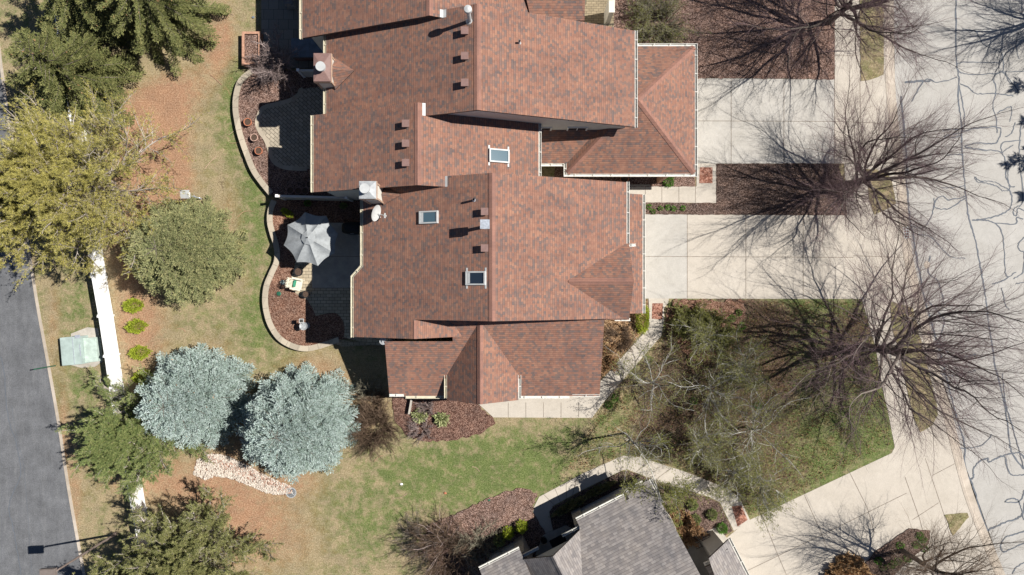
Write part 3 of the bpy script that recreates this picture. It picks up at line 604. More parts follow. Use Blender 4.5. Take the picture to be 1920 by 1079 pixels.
# cross gable of the first townhouse with the slope toward the entry court
mb = MB(); zc = lambda y: 6.3+.30*(y-14.3)
mb.slab([(PX(962, 7), 18.0, zc(18.0)), (PX(997, 7.2), 14.25, zc(14.25)), (PX(1096, 6.3), 14.25, zc(14.25)), (PX(1096, 6.3), 18.0, zc(18.0))], .15)
build('cross_gable_roof', mb, SH, U1.t, uv=True)
for px_, py_, d_ in ((1147, 8, (.27, .95, 2.5)), (1099, -14, (.25, .25, 2.5))):
    mb = MB(); q = P(px_, py_, 2.5); mb.box((q.x, q.y, 1.25), d_); mb.box((q.x, q.y, 2.53), (d_[0]+.08, d_[1]+.08, .06)); build('porch_post', mb, 'stucco', U1.t)
mb = MB(); q = P(1122, -6, 2.7); mb.box((q.x, q.y, 2.62), (1.9, .25, .22)); build('porch_beam', mb, 'cream_trim', U1.t)
mb = MB(); q = P(1135, 47, .8)
for k in range(7): mb.cyl((q.x-.5+k*.16, q.y, 0), (q.x-.5+k*.16, q.y, .9), .012, n=5)
mb.box((q.x, q.y, .9), (1.1, .05, .05)); build('railing', mb, 'iron', U1.t)
# --- second townhouse
mb = MB(); gable(mb, U2)
GH = lambda d: 2.75+.6*d
xE, yN, yS, xW = PX(1303, 2.75), PY(87, 2.75), PY(326.5, 2.75), PX(1062, 2.75); hd = (yN-yS)/2; zt = GH(hd); ym = (yN+yS)/2
apE = (xE-hd, ym, zt); apW = (5.2, ym, zt)
mb.slab([(xE, yS, 2.75), (xE, yN, 2.75), apE], .14); mb.slab([(xE, yN, 2.75), (5.2, yN, 2.75), apW, apE], .14)
mb.slab([(xW, yS, 2.75), (xE, yS, 2.75), apE, (xW+hd, ym, zt)], .14)
yP = PY(307, 2.75); xL = PX(1006, 2.75); dp = yP-yS
mb.slab([(xL, yP, 2.75), (xW, yP, 2.75), (xW+2.2, yP+2.2, GH(2.2)), (xL, yP+2.2, GH(2.2))], .14)
mb.slab([(xW, yS, 2.75), (xW, yP, 2.75), (xW+2.4, yP+2.4, GH(2.4)), (xW+2.4, yS+2.4, GH(2.4))], .14)
sH = .6
def hip(a, b): 
    a, b = Vector(a), Vector(b); ridge_cap(mb, a+Vector((0, 0, .004)), b+Vector((0, 0, .004)), (.43, .43), .17)
hip((xE-.05, yS+.05, 2.78), apE); hip((xE-.05, yN-.05, 2.78), apE); hip((xW+.05, yS+.05, 2.78), (xW+1.9, yS+1.9, GH(1.9))); ridge_cap(mb, apE, apW, (.6, .6))
build('roof', mb, SH, U2.t, uv=True); body(U2)
mb = MB(); walls(mb, [(xW+.35, yS+.35), (xE-.35, yS+.35), (xE-.35, yN-.35), (5.9, yN-.35), (5.9, yP+1.8), (xW+.35, yP+.35)], lambda x, y: 2.8, 0); build('garage_wall', mb, 'stucco', U2.t)
mb = MB(); mb.box((xE-.34, ym, 1.1), (.05, 4.8, 2.1)); g = build('garage_door', mb, 'door_paint', U2.t); mb = MB()
for j in range(4): mb.box((xE-.312, ym, .35+j*.52), (.012, 4.7, .44))
build('door_panels', mb, 'cream_trim', g)
gutter([(xW, yP+.02, 2.75), (xW, yS, 2.75), (xE, yS, 2.75), (xE, yN, 2.75), (6.9, yN, 2.75)], U2.t, 'gutter_white', .005)
gutter([(xL+.2, yP, 2.75), (xW-.16, yP, 2.75)], U2.t, 'gutter_white', .005)
gutter([(U2.xe, U2.ys-.03, U2.z(U2.xe)), (U2.xe, U2.yn+.03, U2.z(U2.xe))], U2.t, 'gutter_white')
gutter([(U2.xw, U2.yn-.2, U2.z(U2.xw)), (U2.xw, 9.5, U2.z(U2.xw))], U2.t)
for x in (PX(1015, 4.0), PX(1082, 4.0)): window(U2.t, (x, U2.ys+.2, 4.05), 1.0, .75, (0, -1, 0))
window(U2.t, (U2.xw+.38, 10.0, 1.6), 1.4, 1.9, (-1, 0, 0)); window(U2.t, (U2.xw+.38, 13.2, 1.6), 1.0, 1.5, (-1, 0, 0))
def on(u, px, py, dz=0):
    z = 7.0
    for _ in range(12): z = u.z(PX(px, z))
    return P(px, py, z+dz)
for py in (61, 108, 158): roof_box(U2.t, on(U2, 872, py))
pipe(U2.t, on(U2, 881, 40), 1.35, .10, 'white_metal', 'flue', .19); pipe(U2.t, on(U2, 974, 81), .32, .05)
# --- third townhouse
mb = MB(); gable(mb, U3); build('roof', mb, SH, U3.t, uv=True); body(U3)
for py in (234, 271, 307): roof_box(U3.t, on(U3, 762, py))
skylight(U3.t, on(U3, 935, 293), 1.15, .72, 1, SL)
gutter([(U3.xw, U3.yn, U3.z(U3.xw)), (U3.xw, U3.ys, U3.z(U3.xw))], U3.t); gutter([(U3.xe, U3.ys+.55, U3.z(U3.xe)), (U3.xe, U3.yn-.35, U3.z(U3.xe))], U3.t, 'gutter_white')
window(U3.t, (U3.xw+.38, 7.4, 1.6), 1.8, 2.0, (-1, 0, 0)); window(U3.t, (U3.xw+.38, 7.4, 4.1), 1.4, 1.1, (-1, 0, 0))
# --- corner townhouse
mb = MB(); xw1, xr2 = PX(681, 5.32), -5.18
yb0, yb1, ye = PY(500, 5.3), PY(520, 5.2), -2.72
gable(mb, U4, wpoly=[(U4.xr, U4.ys), (U4.xr, U4.yn), (xw1, U4.yn), (xw1, yb0), (U4.xw, yb1), (U4.xw, ye), (xr2, ye), (xr2, U4.ys)])
z4 = U4.z(xr2); mb.slab([(xr2, -1.2, z4), (-2.0, -1.2, z4-.75*3.18), (-2.0, ye, z4-.75*3.18), (xr2, ye, z4)], .14); ridge_cap(mb, (xr2, ye, z4), (xr2, -1.75, z4), (.75, SL))
build('roof', mb, SH, U4.t, uv=True)
body(U4, x0=xw1+.38, y0=-1.5)
mb = MB(); q = [(U4.xw+.38, ye+.2), (xr2, ye+.2), (-2.4, ye+.2), (-2.4, -1.4), (xw1, -1.4), (xw1+.38, yb0+.2), (U4.xw+.38, yb1+.1)]
mb2 = lambda x, y: (U4.z(x)-.1 if x <= xr2 else z4-.75*(x-xr2)-.1)
walls(mb, q, lambda x, y: mb2(x, y)); build('bay_wall', mb, 'stucco', U4.t)
gutter([(xw1, U4.yn-.9, U4.z(xw1)), (xw1, yb0, U4.z(xw1)), (U4.xw, yb1, U4.z(U4.xw)), (U4.xw, ye-.03, U4.z(U4.xw))], U4.t)
gutter([(U4.xe, PY(457, 5.3), U4.z(U4.xe)), (U4.xe, U4.yn+.03, U4.z(U4.xe))], U4.t, 'gutter_white')
skylight(U4.t, on(U4, 805, 408), 1.1, .66, -1, SL, flash=False); skylight(U4.t, on(U4, 893, 522), 1.1, .7, -1, SL, 'glass')
for py in (398, 466): roof_box(U4.t, on(U4, 909, py))
pipe(U4.t, on(U4, 889, 376), .5, .06, 'galvanised')
c = on(U4, 911, 425); f = pipe(U4.t, c, 1.0, .09, 'galvanised', 'flue'); mb = MB(); mb.box(c+Vector((0, 0, 1.1)), (.42, .42, .22)); mb.box(c+Vector((0, 0, 1.24)), (.46, .46, .04)); build('cap', mb, 'galvanised', f)
for y in (.9, 3.6): window(U4.t, (xw1+.38, y, 1.6), 1.7, 2.0, (-1, 0, 0)); window(U4.t, (xw1+.38, y, 4.0), 1.3, 1.1, (-1, 0, 0))
# lower garage roof and its gable over the driveway
mb = MB(); zG = lambda x: 3.36-.43*(x-6.25)
ext = PX(1205, 2.75); g0, g1 = PY(588, 2.8), PY(363, 3.2)
mb.slab([(5.6, g0, zG(5.6)), (ext, g0, zG(ext)), (ext, g1, zG(ext)), (5.6, g1, zG(5.6))], .13)
zr2, yr2, yn2, ys2, xg = 6.75, .32, PY(458, 5.4), PY(600, 5.4), 6.41; sg = (zr2-5.35)/(yn2-yr2)
mb.slab([(2.7, yr2, zr2), (xg, yr2, zr2), (xg, yn2, 5.35), (2.7, yn2, 5.35)], .13); mb.slab([(2.7, yr2, zr2), (2.7, ys2, 5.35), (xg, ys2, 5.35), (xg, yr2, zr2)], .13)
ridge_cap(mb, (3.0, yr2, zr2), (xg, yr2, zr2), (sg, sg))
build('garage_roof', mb, SH, U4.t, uv=True)
mb = MB(); gx = 6.2
mb.poly([(gx, ys2+.3, 0), (gx, yn2-.3, 0), (gx, yn2-.3, 5.35), (gx, yr2, zr2-.2), (gx, ys2+.3, 5.35)]); mb.poly([(gx, ys2+.3, 0), (gx, ys2+.3, 5.4), (4.5, ys2+.3, 5.4), (4.5, ys2+.3, 0)]); mb.poly([(gx, yn2-.3, 0), (4.5, yn2-.3, 0), (4.5, yn2-.3, 5.4), (gx, yn2-.3, 5.4)])
mb.poly([(ext-.4, g0+.2, 0), (ext-.4, g1-.2, 0), (ext-.4, g1-.2, 2.8), (ext-.4, g0+.2, 2.8)]); mb.poly([(ext-.4, g0+.2, 0), (ext-.4, g0+.2, 2.8), (5.9, g0+.2, 3.4), (5.9, g0+.2, 0)]); mb.poly([(ext-.4, g1-.2, 0), (5.9, g1-.2, 0), (5.9, g1-.2, 3.4), (ext-.4, g1-.2, 2.8)])
build('garage_wall', mb, 'stucco', U4.t)
mb = MB(); mb.box((ext-.39, 2.0, 1.1), (.05, 4.8, 2.1)); g = build('garage_door', mb, 'door_paint', U4.t); mb = MB()
for j in range(4): mb.box((ext-.36, 2.0, .35+j*.52), (.012, 4.7, .44))
build('door_panels', mb, 'cream_trim', g)
gutter([(ext, g0, zG(ext)), (ext, g1, zG(ext))], U4.t, 'gutter_white')
gutter([(PX(1153, 5.3), U4.ys+.02, 5.3), (PX(1182, 5.3), U4.ys+.02, 5.3)], U4.t, 'gutter_white'); gutter([(U4.xe+.15, PY(458, 5.3), 5.32), (U4.xe+.5, PY(457, 5.3), 5.32)], U4.t, 'gutter_white')
# low south wing
mb = MB(); zs = lambda y: 3.2+.46*(y+6.23)
yE = PY(743, 3.2); yT = -1.45; xl, xrr = PX(730, 3.2), 5.07
mb.slab([(xl, -3.0, zs(-3.0)), (xl, PY(739, 3.2), zs(PY(739, 3.2))), (PX(758, 3.2), PY(739, 3.2), zs(PY(739, 3.2))), (PX(758, 3.2), yE, zs(yE)), (xrr, yE, zs(yE)), (xrr, yT, zs(yT)), (-3.3, yT, zs(yT)), (-3.3, -3.0, zs(-3.0))], .14)
gw, ge, gr, zr3, ysn = PX(838, 3.75), PX(972, 3.75), -1.756, 5.24, -6.42; s1 = (zr3-3.77)/(gr-gw); s2 = (zr3-3.77)/(ge-gr)
for xa_, s_ in ((gw, s1), (ge, s2)): mb.slab([(gr, ysn, zr3), (gr, -1.6, zr3), (xa_, -4.6, 3.77), (xa_, ysn, 3.77)], .14)
ridge_cap(mb, (gr, ysn, zr3), (gr, -1.75, zr3), (s1, s2))
build('wing_roof', mb, SH, U4.t, uv=True)
mb = MB(); walls(mb, [(xl+.25, yE+.3), (xrr-.25, yE+.3), (xrr-.25, -1.5), (xl+.25, -1.5)], lambda x, y: min(zs(y)-.1, zs(-3.0)-.1) if x < -3.3 else zs(y)-.1)
mb.poly([(gw+.3, ysn+.35, 0), (ge-.3, ysn+.35, 0), (ge-.3, ysn+.35, 3.75), (gr, ysn+.35, zr3-.15), (gw+.3, ysn+.35, 3.75)])
mb.poly([(gw+.3, ysn+.35, 0), (gw+.3, ysn+.35, 3.8), (gw+.3, -5, 3.8), (gw+.3, -5, 0)]); mb.poly([(ge-.3, ysn+.35, 0), (ge-.3, -5, 0), (ge-.3, -5, 3.8), (ge-.3, ysn+.35, 3.8)])
build('wing_wall', mb, 'stucco', U4.t)
for x in (-5.0, 2.0, 3.6): window(U4.t, (x, yE+.3, 1.6), 1.2, 1.5, (0, -1, 0))
window(U4.t, (gr, ysn+.35, 1.6), 1.6, 1.7, (0, -1, 0))
gutter([(xl, PY(739, 3.2), zs(yE)+.08), (PX(758, 3.2), PY(739, 3.2), zs(yE)+.08)], U4.t, 'gutter_white'); gutter([(PX(760, 3.2), yE, zs(yE)), (gw+.25, yE, zs(yE))], U4.t); gutter([(ge-.1, yE, zs(yE)), (PX(1068, 3.2), yE, zs(yE))], U4.t, 'gutter_white'); gutter([(PX(1073, 3.2), yE+.1, zs(yE)+.06), (xrr, yE+.1, zs(yE)+.06)], U4.t, 'gutter_white')
gutter([(gw, -4.95, 3.77), (gw, ysn+.1, 3.77)], U4.t); gutter([(ge, ysn+.1, 3.77), (ge, -4.95, 3.77)], U4.t, 'gutter_white')
mb = MB(); mb.cyl((PX(718, 4.6), -3.0, 4.6), (PX(718, 4.6), -3.0, 4.3), .2, .2, 16); mb.cyl((PX(718, 4.6), -3.0, 4.7), (PX(718, 4.6), -3.0, .2), .05, .05, 8); build('downpipe', mb, 'grey_metal', U4.t)
valley(U4, -3.50, 7.34, 5.22, 5.77); valley(U3, -4.42, 7.775, 8.79, 9.43); valley(U2, -3.48, 8.19, 13.65, 14.05)
# --- chimneys
def chimney(u, x0, x1, y0, y1, zt, capmat, flue, zsoff=0):
    mb = MB(); mb.prism([(x0+.06, y0+.06), (x1-.06, y0+.06), (x1-.06, y1-.06), (x0+.06, y1-.06)], 0.0, zt-.12); c = build('chimney', mb, 'stucco', u.t)
    mb = MB(); e = .07
    for x in (x0+.06, x1-.06):
        for y in (y0+.06, y1-.06): mb.box((x, y, (zt-.2)/2+1.5), (e*1.3, e*1.3, zt-3.2))
    for zz in (zt-.2,): mb.sweep([(x0+.06, y0+.06, zz), (x1-.06, y0+.06, zz), (x1-.06, y1-.06, zz), (x0+.06, y1-.06, zz)], [(-.08, -.1), (.03, -.1), (.03, .08), (-.08, .08)][::-1], closed=True)
    build('corner_trim', mb, 'tan_trim', c)
    mb = MB(); cx, cy = (x0+x1)/2, (y0+y1)/2; a = [(x0, y0, zt-.12), (x1, y0, zt-.12), (x1, y1, zt-.12), (x0, y1, zt-.12)]; b = [(x, y, zt) for x, y, _ in a]; ap = (cx, cy, zt+.14)
    for i in range(4): mb.poly([a[i], a[(i+1) % 4], b[(i+1) % 4], b[i]]); mb.poly([b[i], b[(i+1) % 4], ap])
    build('cap', mb, capmat, c)
    mb = MB(); fx, fy = flue; mb.cyl((fx, fy, zt), (fx, fy, zt+.42), .16, .16, 18); mb.cyl((fx, fy, zt+.36), (fx, fy, zt+.5), .25, .25, 26); build('flue', mb, 'white_metal', c)
    return c
z = 6.75; chimney(U2, -10.46, -9.56, PY(153, z), PY(100, z), z, 'brown_metal', (PX(602, 7.1), PY(126, 7.1)))
mb = MB(); yc = (PY(153, z)+PY(100, z))/2; xp = PX(658, 6.3)
for sy in (-1, 1): mb.slab([(-9.6, yc, 6.42), (xp+.15, yc, U2.z(xp)+.18), (-9.6, yc+sy*.85, 5.66)], .08)
build('chimney_saddle', mb, SH, U2.t, uv=True)
z = 8.2; chimney(U4, -7.74, -6.88, PY(373, z), PY(340, z), z, 'grey_metal', (PX(684, 8.6), PY(354, 8.6)))
mb = MB(); yc = (PY(373, z)+PY(340, z))/2
for sy in (-1, 1): mb.slab([(-6.92, yc, 6.5), (-5.9, yc, U4.z(-5.9)+.1), (-6.92, yc+sy*.5, 5.95)], .08)
build('chimney_saddle', mb, SH, U4.t, uv=True)
# --- satellite dish
base = on(U4, 713, 408); mb = MB()
nrm = Vector((.90, -.25, .30)).normalized(); a_ = nrm.orthogonal().normalized(); b_ = nrm.cross(a_)
cc = P(705.5, 400, 6.4); i0 = len(mb.v); rings = 6; n = 28
for r_ in range(rings+1):
    for k in range(n):
        t_ = 2*math.pi*k/n; rr_ = .46*r_/rings; mb.v.append(tuple(cc + a_*(math.cos(t_)*rr_*.95) + b_*(math.sin(t_)*rr_) + nrm*(.09*(r_/rings)**2-.09)))
for r_ in range(rings):
    for k in range(n): mb.f.append((r_*n+k, r_*n+(k+1) % n, (r_+1)*n+(k+1) % n, (r_+1)*n+k)); mb.m.append(0)
d = build('satellite_dish', mb, 'white_metal', U4.t, smooth=True)
mb = MB(); mb.cyl(base, cc-nrm*.12, .035, n=8); mb.cyl(cc-nrm*.1+Vector((0, 0, -.3)), cc+nrm*.42+Vector((.05, -.02, -.16)), .022, n=8); mb.box(cc+nrm*.45+Vector((.05, -.02, -.14)), (.07, .26, .07)); mb.cyl(cc+nrm*.38+Vector((.05, -.02, -.14)), cc+nrm*.52+Vector((.05, -.02, -.14)), .05, n=10)
build('feed_arm', mb, 'white_metal', d)

# --- grey house at the bottom, turned to the street
TH = rad(27.1); e1 = Vector((math.cos(TH), math.sin(TH), 0)); e2 = Vector((-math.sin(TH), math.cos(TH), 0))   # along the eave; toward the front
GZ = 3.0; O = P(1081, 976, GZ); SG = ['grey_shingle', 'dark_fascia', 'grey_shingle']
def L(s, t_, z): q = O + e1*s + e2*t_; return Vector((q.x, q.y, z))
GT = thing('grey_house', 'low house with grey shingle roofs at the bottom edge, turned to the curved walk', 'house', (O.x, O.y, 0))
mb = MB(); zm = lambda t_: GZ-.45*t_; s9 = (P(1224, 913, GZ)-O).dot(e1)
mb.slab([L(0, 0, GZ), L(s9*.645, 0, GZ), L(s9*.645, -.25, zm(-.25)), L(s9*.68, -.25, zm(-.25)), L(s9*.68, .15, zm(.15)), L(s9, .15, zm(.15)), L(s9, -10, zm(-10)), L(-9, -10, zm(-10)), L(-9, -4.45, zm(-4.45)), L(-2.0, -4.45, zm(-4.45)), L(0, -.35, zm(-.35))], .14)
c1, c2 = P(1094, 988, GZ), P(972, 1050, GZ); m_ = (c1+c2)/2; hw = (c1-c2).length/2; zg = GZ+1.95
def LL(a, t_, z): q = m_ + e1*a + e2*t_; return Vector((q.x, q.y, z))
mb.slab([LL(0, 0, zg), LL(hw, 0, GZ), LL(hw, -9, GZ), LL(0, -9, zg)], .14); mb.slab([LL(0, 0, zg), LL(0, -9, zg), LL(-hw, -9, GZ), LL(-hw, 0, GZ)], .14)
ridge_cap(mb, LL(0, 0, zg), LL(0, -9, zg), (1.95/hw, 1.95/hw), .15)
d1, d2 = P(899, 1068, GZ), P(974, 1030, GZ); O2 = d1
mb.slab([O2, d2, d2-e2*8+Vector((0, 0, .45*8)), O2-e2*8+Vector((0, 0, .45*8))], .14)
# small roofs at the right
r0 = P(1366, 1012, 2.9)
mb.slab([r0, r0-e2*6, r0-e2*6-e1*2.6+Vector((0, 0, 1.5)), r0-e1*1.6+Vector((0, 0, .95))], .13)
k0, k1 = P(1323, 1064, 2.9), P(1352, 1051, 2.9)
mb.slab([k0, k1, k1-e2*3-e1*-.3+Vector((0, 0, 1.5)), k0-e2*3+Vector((0, 0, 1.5))], .12)
build('roof', mb, SG, GT, uv=True)
gutter([L(s9*.645, 0, GZ), L(0, 0, GZ)], GT, 'gutter_white', .01); gutter([L(s9*.92, .15, GZ-.06), L(s9*.69, .15, GZ-.06)], GT, 'gutter_white', .01)
gutter([L(s9, -1.4, GZ-.06), L(s9, .15, GZ-.06)], GT, 'gutter_white', .01)
gutter([LL(hw, -1.45, GZ), LL(hw, 0, GZ)], GT, 'gutter_white', .02); gutter([LL(hw, 0, GZ), LL(hw-1.35, 0, GZ)], GT, 'gutter_white', .0)
gutter([LL(-hw, 0, GZ), LL(-hw, -4, GZ)], GT, 'gutter_white', .02); gutter([LL(-hw+1.35, 0, GZ), LL(-hw, 0, GZ)], GT, 'gutter_white', .0)
gutter([d2, O2], GT, 'gutter_white', .01); gutter([r0-e2*6, r0], GT, 'gutter_white', .01); gutter([k1+e2*.1, k0+e2*.1], GT, 'gutter_white', .02)
def gw_(mb, a, b, z0, z1): mb.poly([(a.x, a.y, z0), (b.x, b.y, z0), (b.x, b.y, z1), (a.x, a.y, z1)])
mb = MB(); lo = lambda v: Vector((v.x, v.y, 0))
f0, f1 = lo(L(.3, -.45, 0)), lo(L(s9-.35, -.45, 0)); gw_(mb, f1, f0, 0, 3.1); gw_(mb, lo(L(.3, -4, 0)), f0, 0, 3.1)
mb.poly([(f1.x, f1.y, 0), (f1.x, f1.y, 3.1), tuple(L(s9-.35, -10, 7.3)), tuple(L(s9-.35, -10, 0))])
gw_(mb, lo(LL(hw-.4, -2.6, 0)), lo(LL(-hw+.4, -2.6, 0)), 0, 3.4)
for sg_ in (1, -1): gw_(mb, lo(LL(sg_*(hw-.3), -1.6, 0)), lo(LL(sg_*(hw-.3), -9, 0)), 0, 3.0)
gw_(mb, lo(LL(hw-.3, -1.6, 0)), lo(LL(-hw+.3, -1.6, 0)), 2.45, 3.0); mb.poly([LL(hw-.25, -.32, GZ-.02), LL(0, -.32, zg-.15), LL(-hw+.25, -.32, GZ-.02)])
h1 = d2-e2*.45-e1*.3; h0 = O2-e2*.45+e1*.3; gw_(mb, lo(h1), lo(h0), 0, 3.1); gw_(mb, lo(h1), lo(h1-e2*5), 0, 3.1); gw_(mb, lo(h0-e2*5), lo(h0), 0, 3.1)
q0 = r0-e1*.3-e2*.35; gw_(mb, lo(q0-e2*6), lo(q0), 0, 2.9); gw_(mb, lo(q0), lo(q0-e1*1.0), 0, 3.2); gw_(mb, lo(q0-e1*1.0), lo(q0-e1*1.0-e2*6), 0, 3.2)
build('wall', mb, 'grey_siding_and_shaded_fence', GT)
for s_ in (1.35, 2.65): window(GT, L(s_, -.45, 1.9), 1.0, 1.2, e2, frame='grey_siding_and_shaded_fence')
for s_ in (.75, 1.75): window(GT, lo(O2)+e1*s_-e2*.45+Vector((0, 0, 1.9)), .8, 1.2, e2, frame='grey_siding_and_shaded_fence')
# stone piers either side of the grey entry
for a in (hw-.15, -hw+.15): mb = MB(); c = LL(a, -.45, 1.5); mb.box((c.x, c.y, 1.35), (.6, 1.3, 2.7), rot=TH); build('porch_pier', mb, 'pier_stone', GT)
sheet('porch_floor', [(1018,1004),(1061,985),(1092,1002),(1082,1030),(1030,1062),(1004,1040)], .075, 'weathered_concrete', .2)
mb = MB(); c = P(1047, 1016, .08); mb.box((c.x, c.y, .085), (1.0, .62, .014), rot=TH); o = tag(build('door_mat', mb, 'black_plastic'), 'black door mat on the shaded porch of the grey house', 'door mat')
sheet('courtyard', [(1278,1018),(1345,988),(1372,1020),(1340,1079),(1340,1130),(1290,1130)], .075, 'weathered_concrete', .1)
# courtyard step between the brown houses
mb = MB(); mb.prism([(PX(1176), PY(349)), (PX(1218), PY(349)), (PX(1218), PY(347)), (PX(1176), PY(347))], 0, .12); tag(build('doorstep', mb, 'weathered_concrete'), 'low grey concrete doorstep beside the walk', 'step')
mb = MB(); mb.prism([(PX(1231), PY(330)), (PX(1237), PY(330)), (PX(1237), PY(344)), (PX(1231), PY(344))], 0, 2.4); build('entry_post', mb, 'cedar', U2.t)
# ---------------- trees and shrubs ----------------
def tubes(segs, sides=3):
    A = np.array([(*a, *b, r0, r1, v) for a, b, r0, r1, v in segs], dtype=np.float64); p0, p1, r0, r1, v = A[:, :3], A[:, 3:6], A[:, 6], A[:, 7], A[:, 8]
    d = p1-p0; L = np.linalg.norm(d, axis=1, keepdims=True); d = d/np.maximum(L, 1e-6); h = np.where(np.abs(d[:, 2:3]) > .9, [[1., 0, 0]], [[0, 0, 1.]])
    a = np.cross(d, h); a /= np.linalg.norm(a, axis=1, keepdims=True); b = np.cross(d, a); n = len(A); V = np.zeros((n, 2*sides, 3))
    for k in range(sides):
        t = 2*math.pi*k/sides; o = a*math.cos(t)+b*math.sin(t); V[:, k] = p0+o*r0[:, None]; V[:, sides+k] = p1+o*r1[:, None]
    base = (np.arange(n)*2*sides)[:, None]; F = [np.concatenate([base+k, base+(k+1) % sides, base+sides+(k+1) % sides, base+sides+k], 1) for k in range(sides)]
    return V.reshape(-1, 3), np.stack(F, 1).reshape(-1, 4), np.repeat(v, 2*sides)
def leaves(P0, D, S, rng, n=4, spread=.8, wd=.2, flat=.0, asp=1.0, v0=None):
    """n pointed blades at each place, fanned round its direction"""
    P0 = np.asarray(P0); D = np.asarray(D); D = D/np.maximum(np.linalg.norm(D, axis=1, keepdims=True), 1e-6); S = np.asarray(S); m = len(P0); V = np.zeros((m, n, 3, 3)); var = (rng.random((m, 1, 1))*.65 if v0 is None else np.asarray(v0).reshape(m, 1, 1)*.45+rng.random((m, 1, 1))*.25)+rng.random((m, n, 1))*.35
    for k in range(n):
        R = rng.normal(0, 1, (m, 3)); R[:, 2] *= (1-flat); d = D + R*spread*(0.25 if k == 0 else 1)*.6; d /= np.linalg.norm(d, axis=1, keepdims=True)
        up = rng.normal(0, .55, (m, 3)); up[:, 2] += 1; s = np.cross(d, up); s /= np.maximum(np.linalg.norm(s, axis=1, keepdims=True), 1e-6)
        l = (S*(1 if k == 0 else .72)*rng.uniform(.75, 1.2, m))[:, None]*asp; w = l*wd
        V[:, k, 0] = P0-s*w*.5; V[:, k, 1] = P0+s*w*.5+d*l*.35; V[:, k, 2] = P0+d*l
    V = V.reshape(-1, 3); F = np.arange(len(V)).reshape(-1, 3); return V, F, np.repeat(var.reshape(-1), 3)
def grow(r, p, d, L, rad0, lvl, S, out, vr=None):
    n = S['n'][lvl]; sl = L/n; d = d.normalized(); nl = lvl+1 < len(S['n']); kids = []; rt = S['taper'][lvl]; vv = r.random() if vr is None else vr
    for i in range(n):
        d = (d + Vector((r.gauss(0, 1), r.gauss(0, 1), r.gauss(0, 1)))*S['wob'][lvl] + Vector((0, 0, S['up'][lvl]))).normalized(); q = p + d*sl
        ra, rb = rad0*(1-(1-rt)*i/n), rad0*(1-(1-rt)*(i+1)/n); out[lvl].append((tuple(p), tuple(q), ra, rb, vv))
        if nl:
            f = (i+1)/n
            if f > S['bare'][lvl]: kids += [(p+(q-p)*r.random(), d.copy(), f, rb) for _ in range(S['kids'][lvl] if isinstance(S['kids'][lvl], int) else int(S['kids'][lvl]+r.random()))]
        p = q
    if 'tips' in out and not nl: out['tips'].append((tuple(p), tuple(d)))
    for kp, kd, f, kr in kids:
        ax = kd.orthogonal().normalized(); ax.rotate(Matrix.Rotation(r.uniform(0, 6.283), 3, kd)); an = rad(r.gauss(S['ang'][lvl], 9)); nd = kd.copy(); nd.rotate(Matrix.Rotation(an, 3, ax))
        if nd.z < S.get('minz', -.2): nd.z = abs(nd.z)*.5
        grow(r, kp, nd, L*S['len'][lvl]*r.uniform(.65, 1.15)*(1.15-.55*f), min(kr, rad0)*S['rr'][lvl], lvl+1, S, out)
    if nl and S.get('lead', True): grow(r, p, d, L*S['len'][lvl]*.8, rad0*rt, lvl+1, S, out)
def bare_tree(name, label, base, seed, limbs, S, trunk_h=2.0, r0=.2, bk='bark_dark', tw='twig_maroon', lean=(0, 0), group=None, cut=2, leaf=None, cat='tree', low=24, high=52):
    t = thing(name, label, cat, base, group); r = random.Random(seed); out = {i: [] for i in range(len(S['n']))}; out['tips'] = []; b = Vector(base)
    top = b + Vector((lean[0], lean[1], trunk_h)); segs = []
    if trunk_h > .2:
        K = 5
        for i in range(K):
            pa, pb = b+(top-b)*(i/K)+Vector((0, 0, -.1 if i == 0 else 0)), b+(top-b)*((i+1)/K); segs.append((tuple(pa), tuple(pb), r0*(1.25-.35*i/K) if i else r0*1.5, r0*(1.25-.35*(i+1)/K), .5))
    az0 = r.uniform(0, 6.28)
    for i, lb in enumerate(limbs if not isinstance(limbs, int) else [None]*limbs):
        if lb is None: az = az0+i*2.399; tilt = rad(r.uniform(low, high)); L_ = S['L']*r.uniform(.8, 1.1); rr_ = r0*r.uniform(.45, .7)
        else: az, tilt, L_, rr_ = rad(lb[0]), rad(lb[1]), lb[2], lb[3]
        st = b + (top-b)*r.uniform(.3 if trunk_h > 4 else .55, 1.0) if trunk_h > .2 else b+Vector((r.uniform(-.15, .15), r.uniform(-.15, .15), 0))
        grow(r, st, Vector((math.sin(tilt)*math.cos(az), math.sin(tilt)*math.sin(az), math.cos(tilt))), L_, rr_, 0, S, out)
    thick = segs + [s for i in range(cut) for s in out[i]]; thin = [s for i in range(cut, len(S['n'])) for s in out[i]]
    V, F, v = tubes(thick, 5 if r0 > .1 else 4); tri_mesh('trunk', V, F, v, bk, t, base)
    if thin: V, F, v = tubes(thin, 3); tri_mesh('crown', V, F, v, tw, t, base)
    if leaf:
        rng = np.random.default_rng(seed); mat, dens, size, nb = leaf; T = out['tips']; src = [(a, (b_[0]-a_[0], b_[1]-a_[1], b_[2]-a_[2])) for a_, b_, *_ in thin for a in (b_,)]
        src = [src[i] for i in rng.choice(len(src), int(len(src)*dens), replace=dens > 1)]
        V, F, v = leaves([s[0] for s in src], [s[1] for s in src], np.full(len(src), size), rng, nb, 1.0, .55); tri_mesh('foliage', V, F, v, mat, t, base)
    return t
SB = dict(n=[8, 6, 5, 3], kids=[1.5, 2.05, 2.2], bare=[.14, .1, .0], ang=[44, 39, 35], len=[.70, .62, .60], rr=[.46, .42, .42], taper=[.26, .35, .4, .5], wob=[.15, .14, .13, .14], up=[.045, .035, .02, .01], L=5.0)
G1 = 'large bare street trees along the pavement'
def at_base(px, py): return tuple(P(px, py, 0))
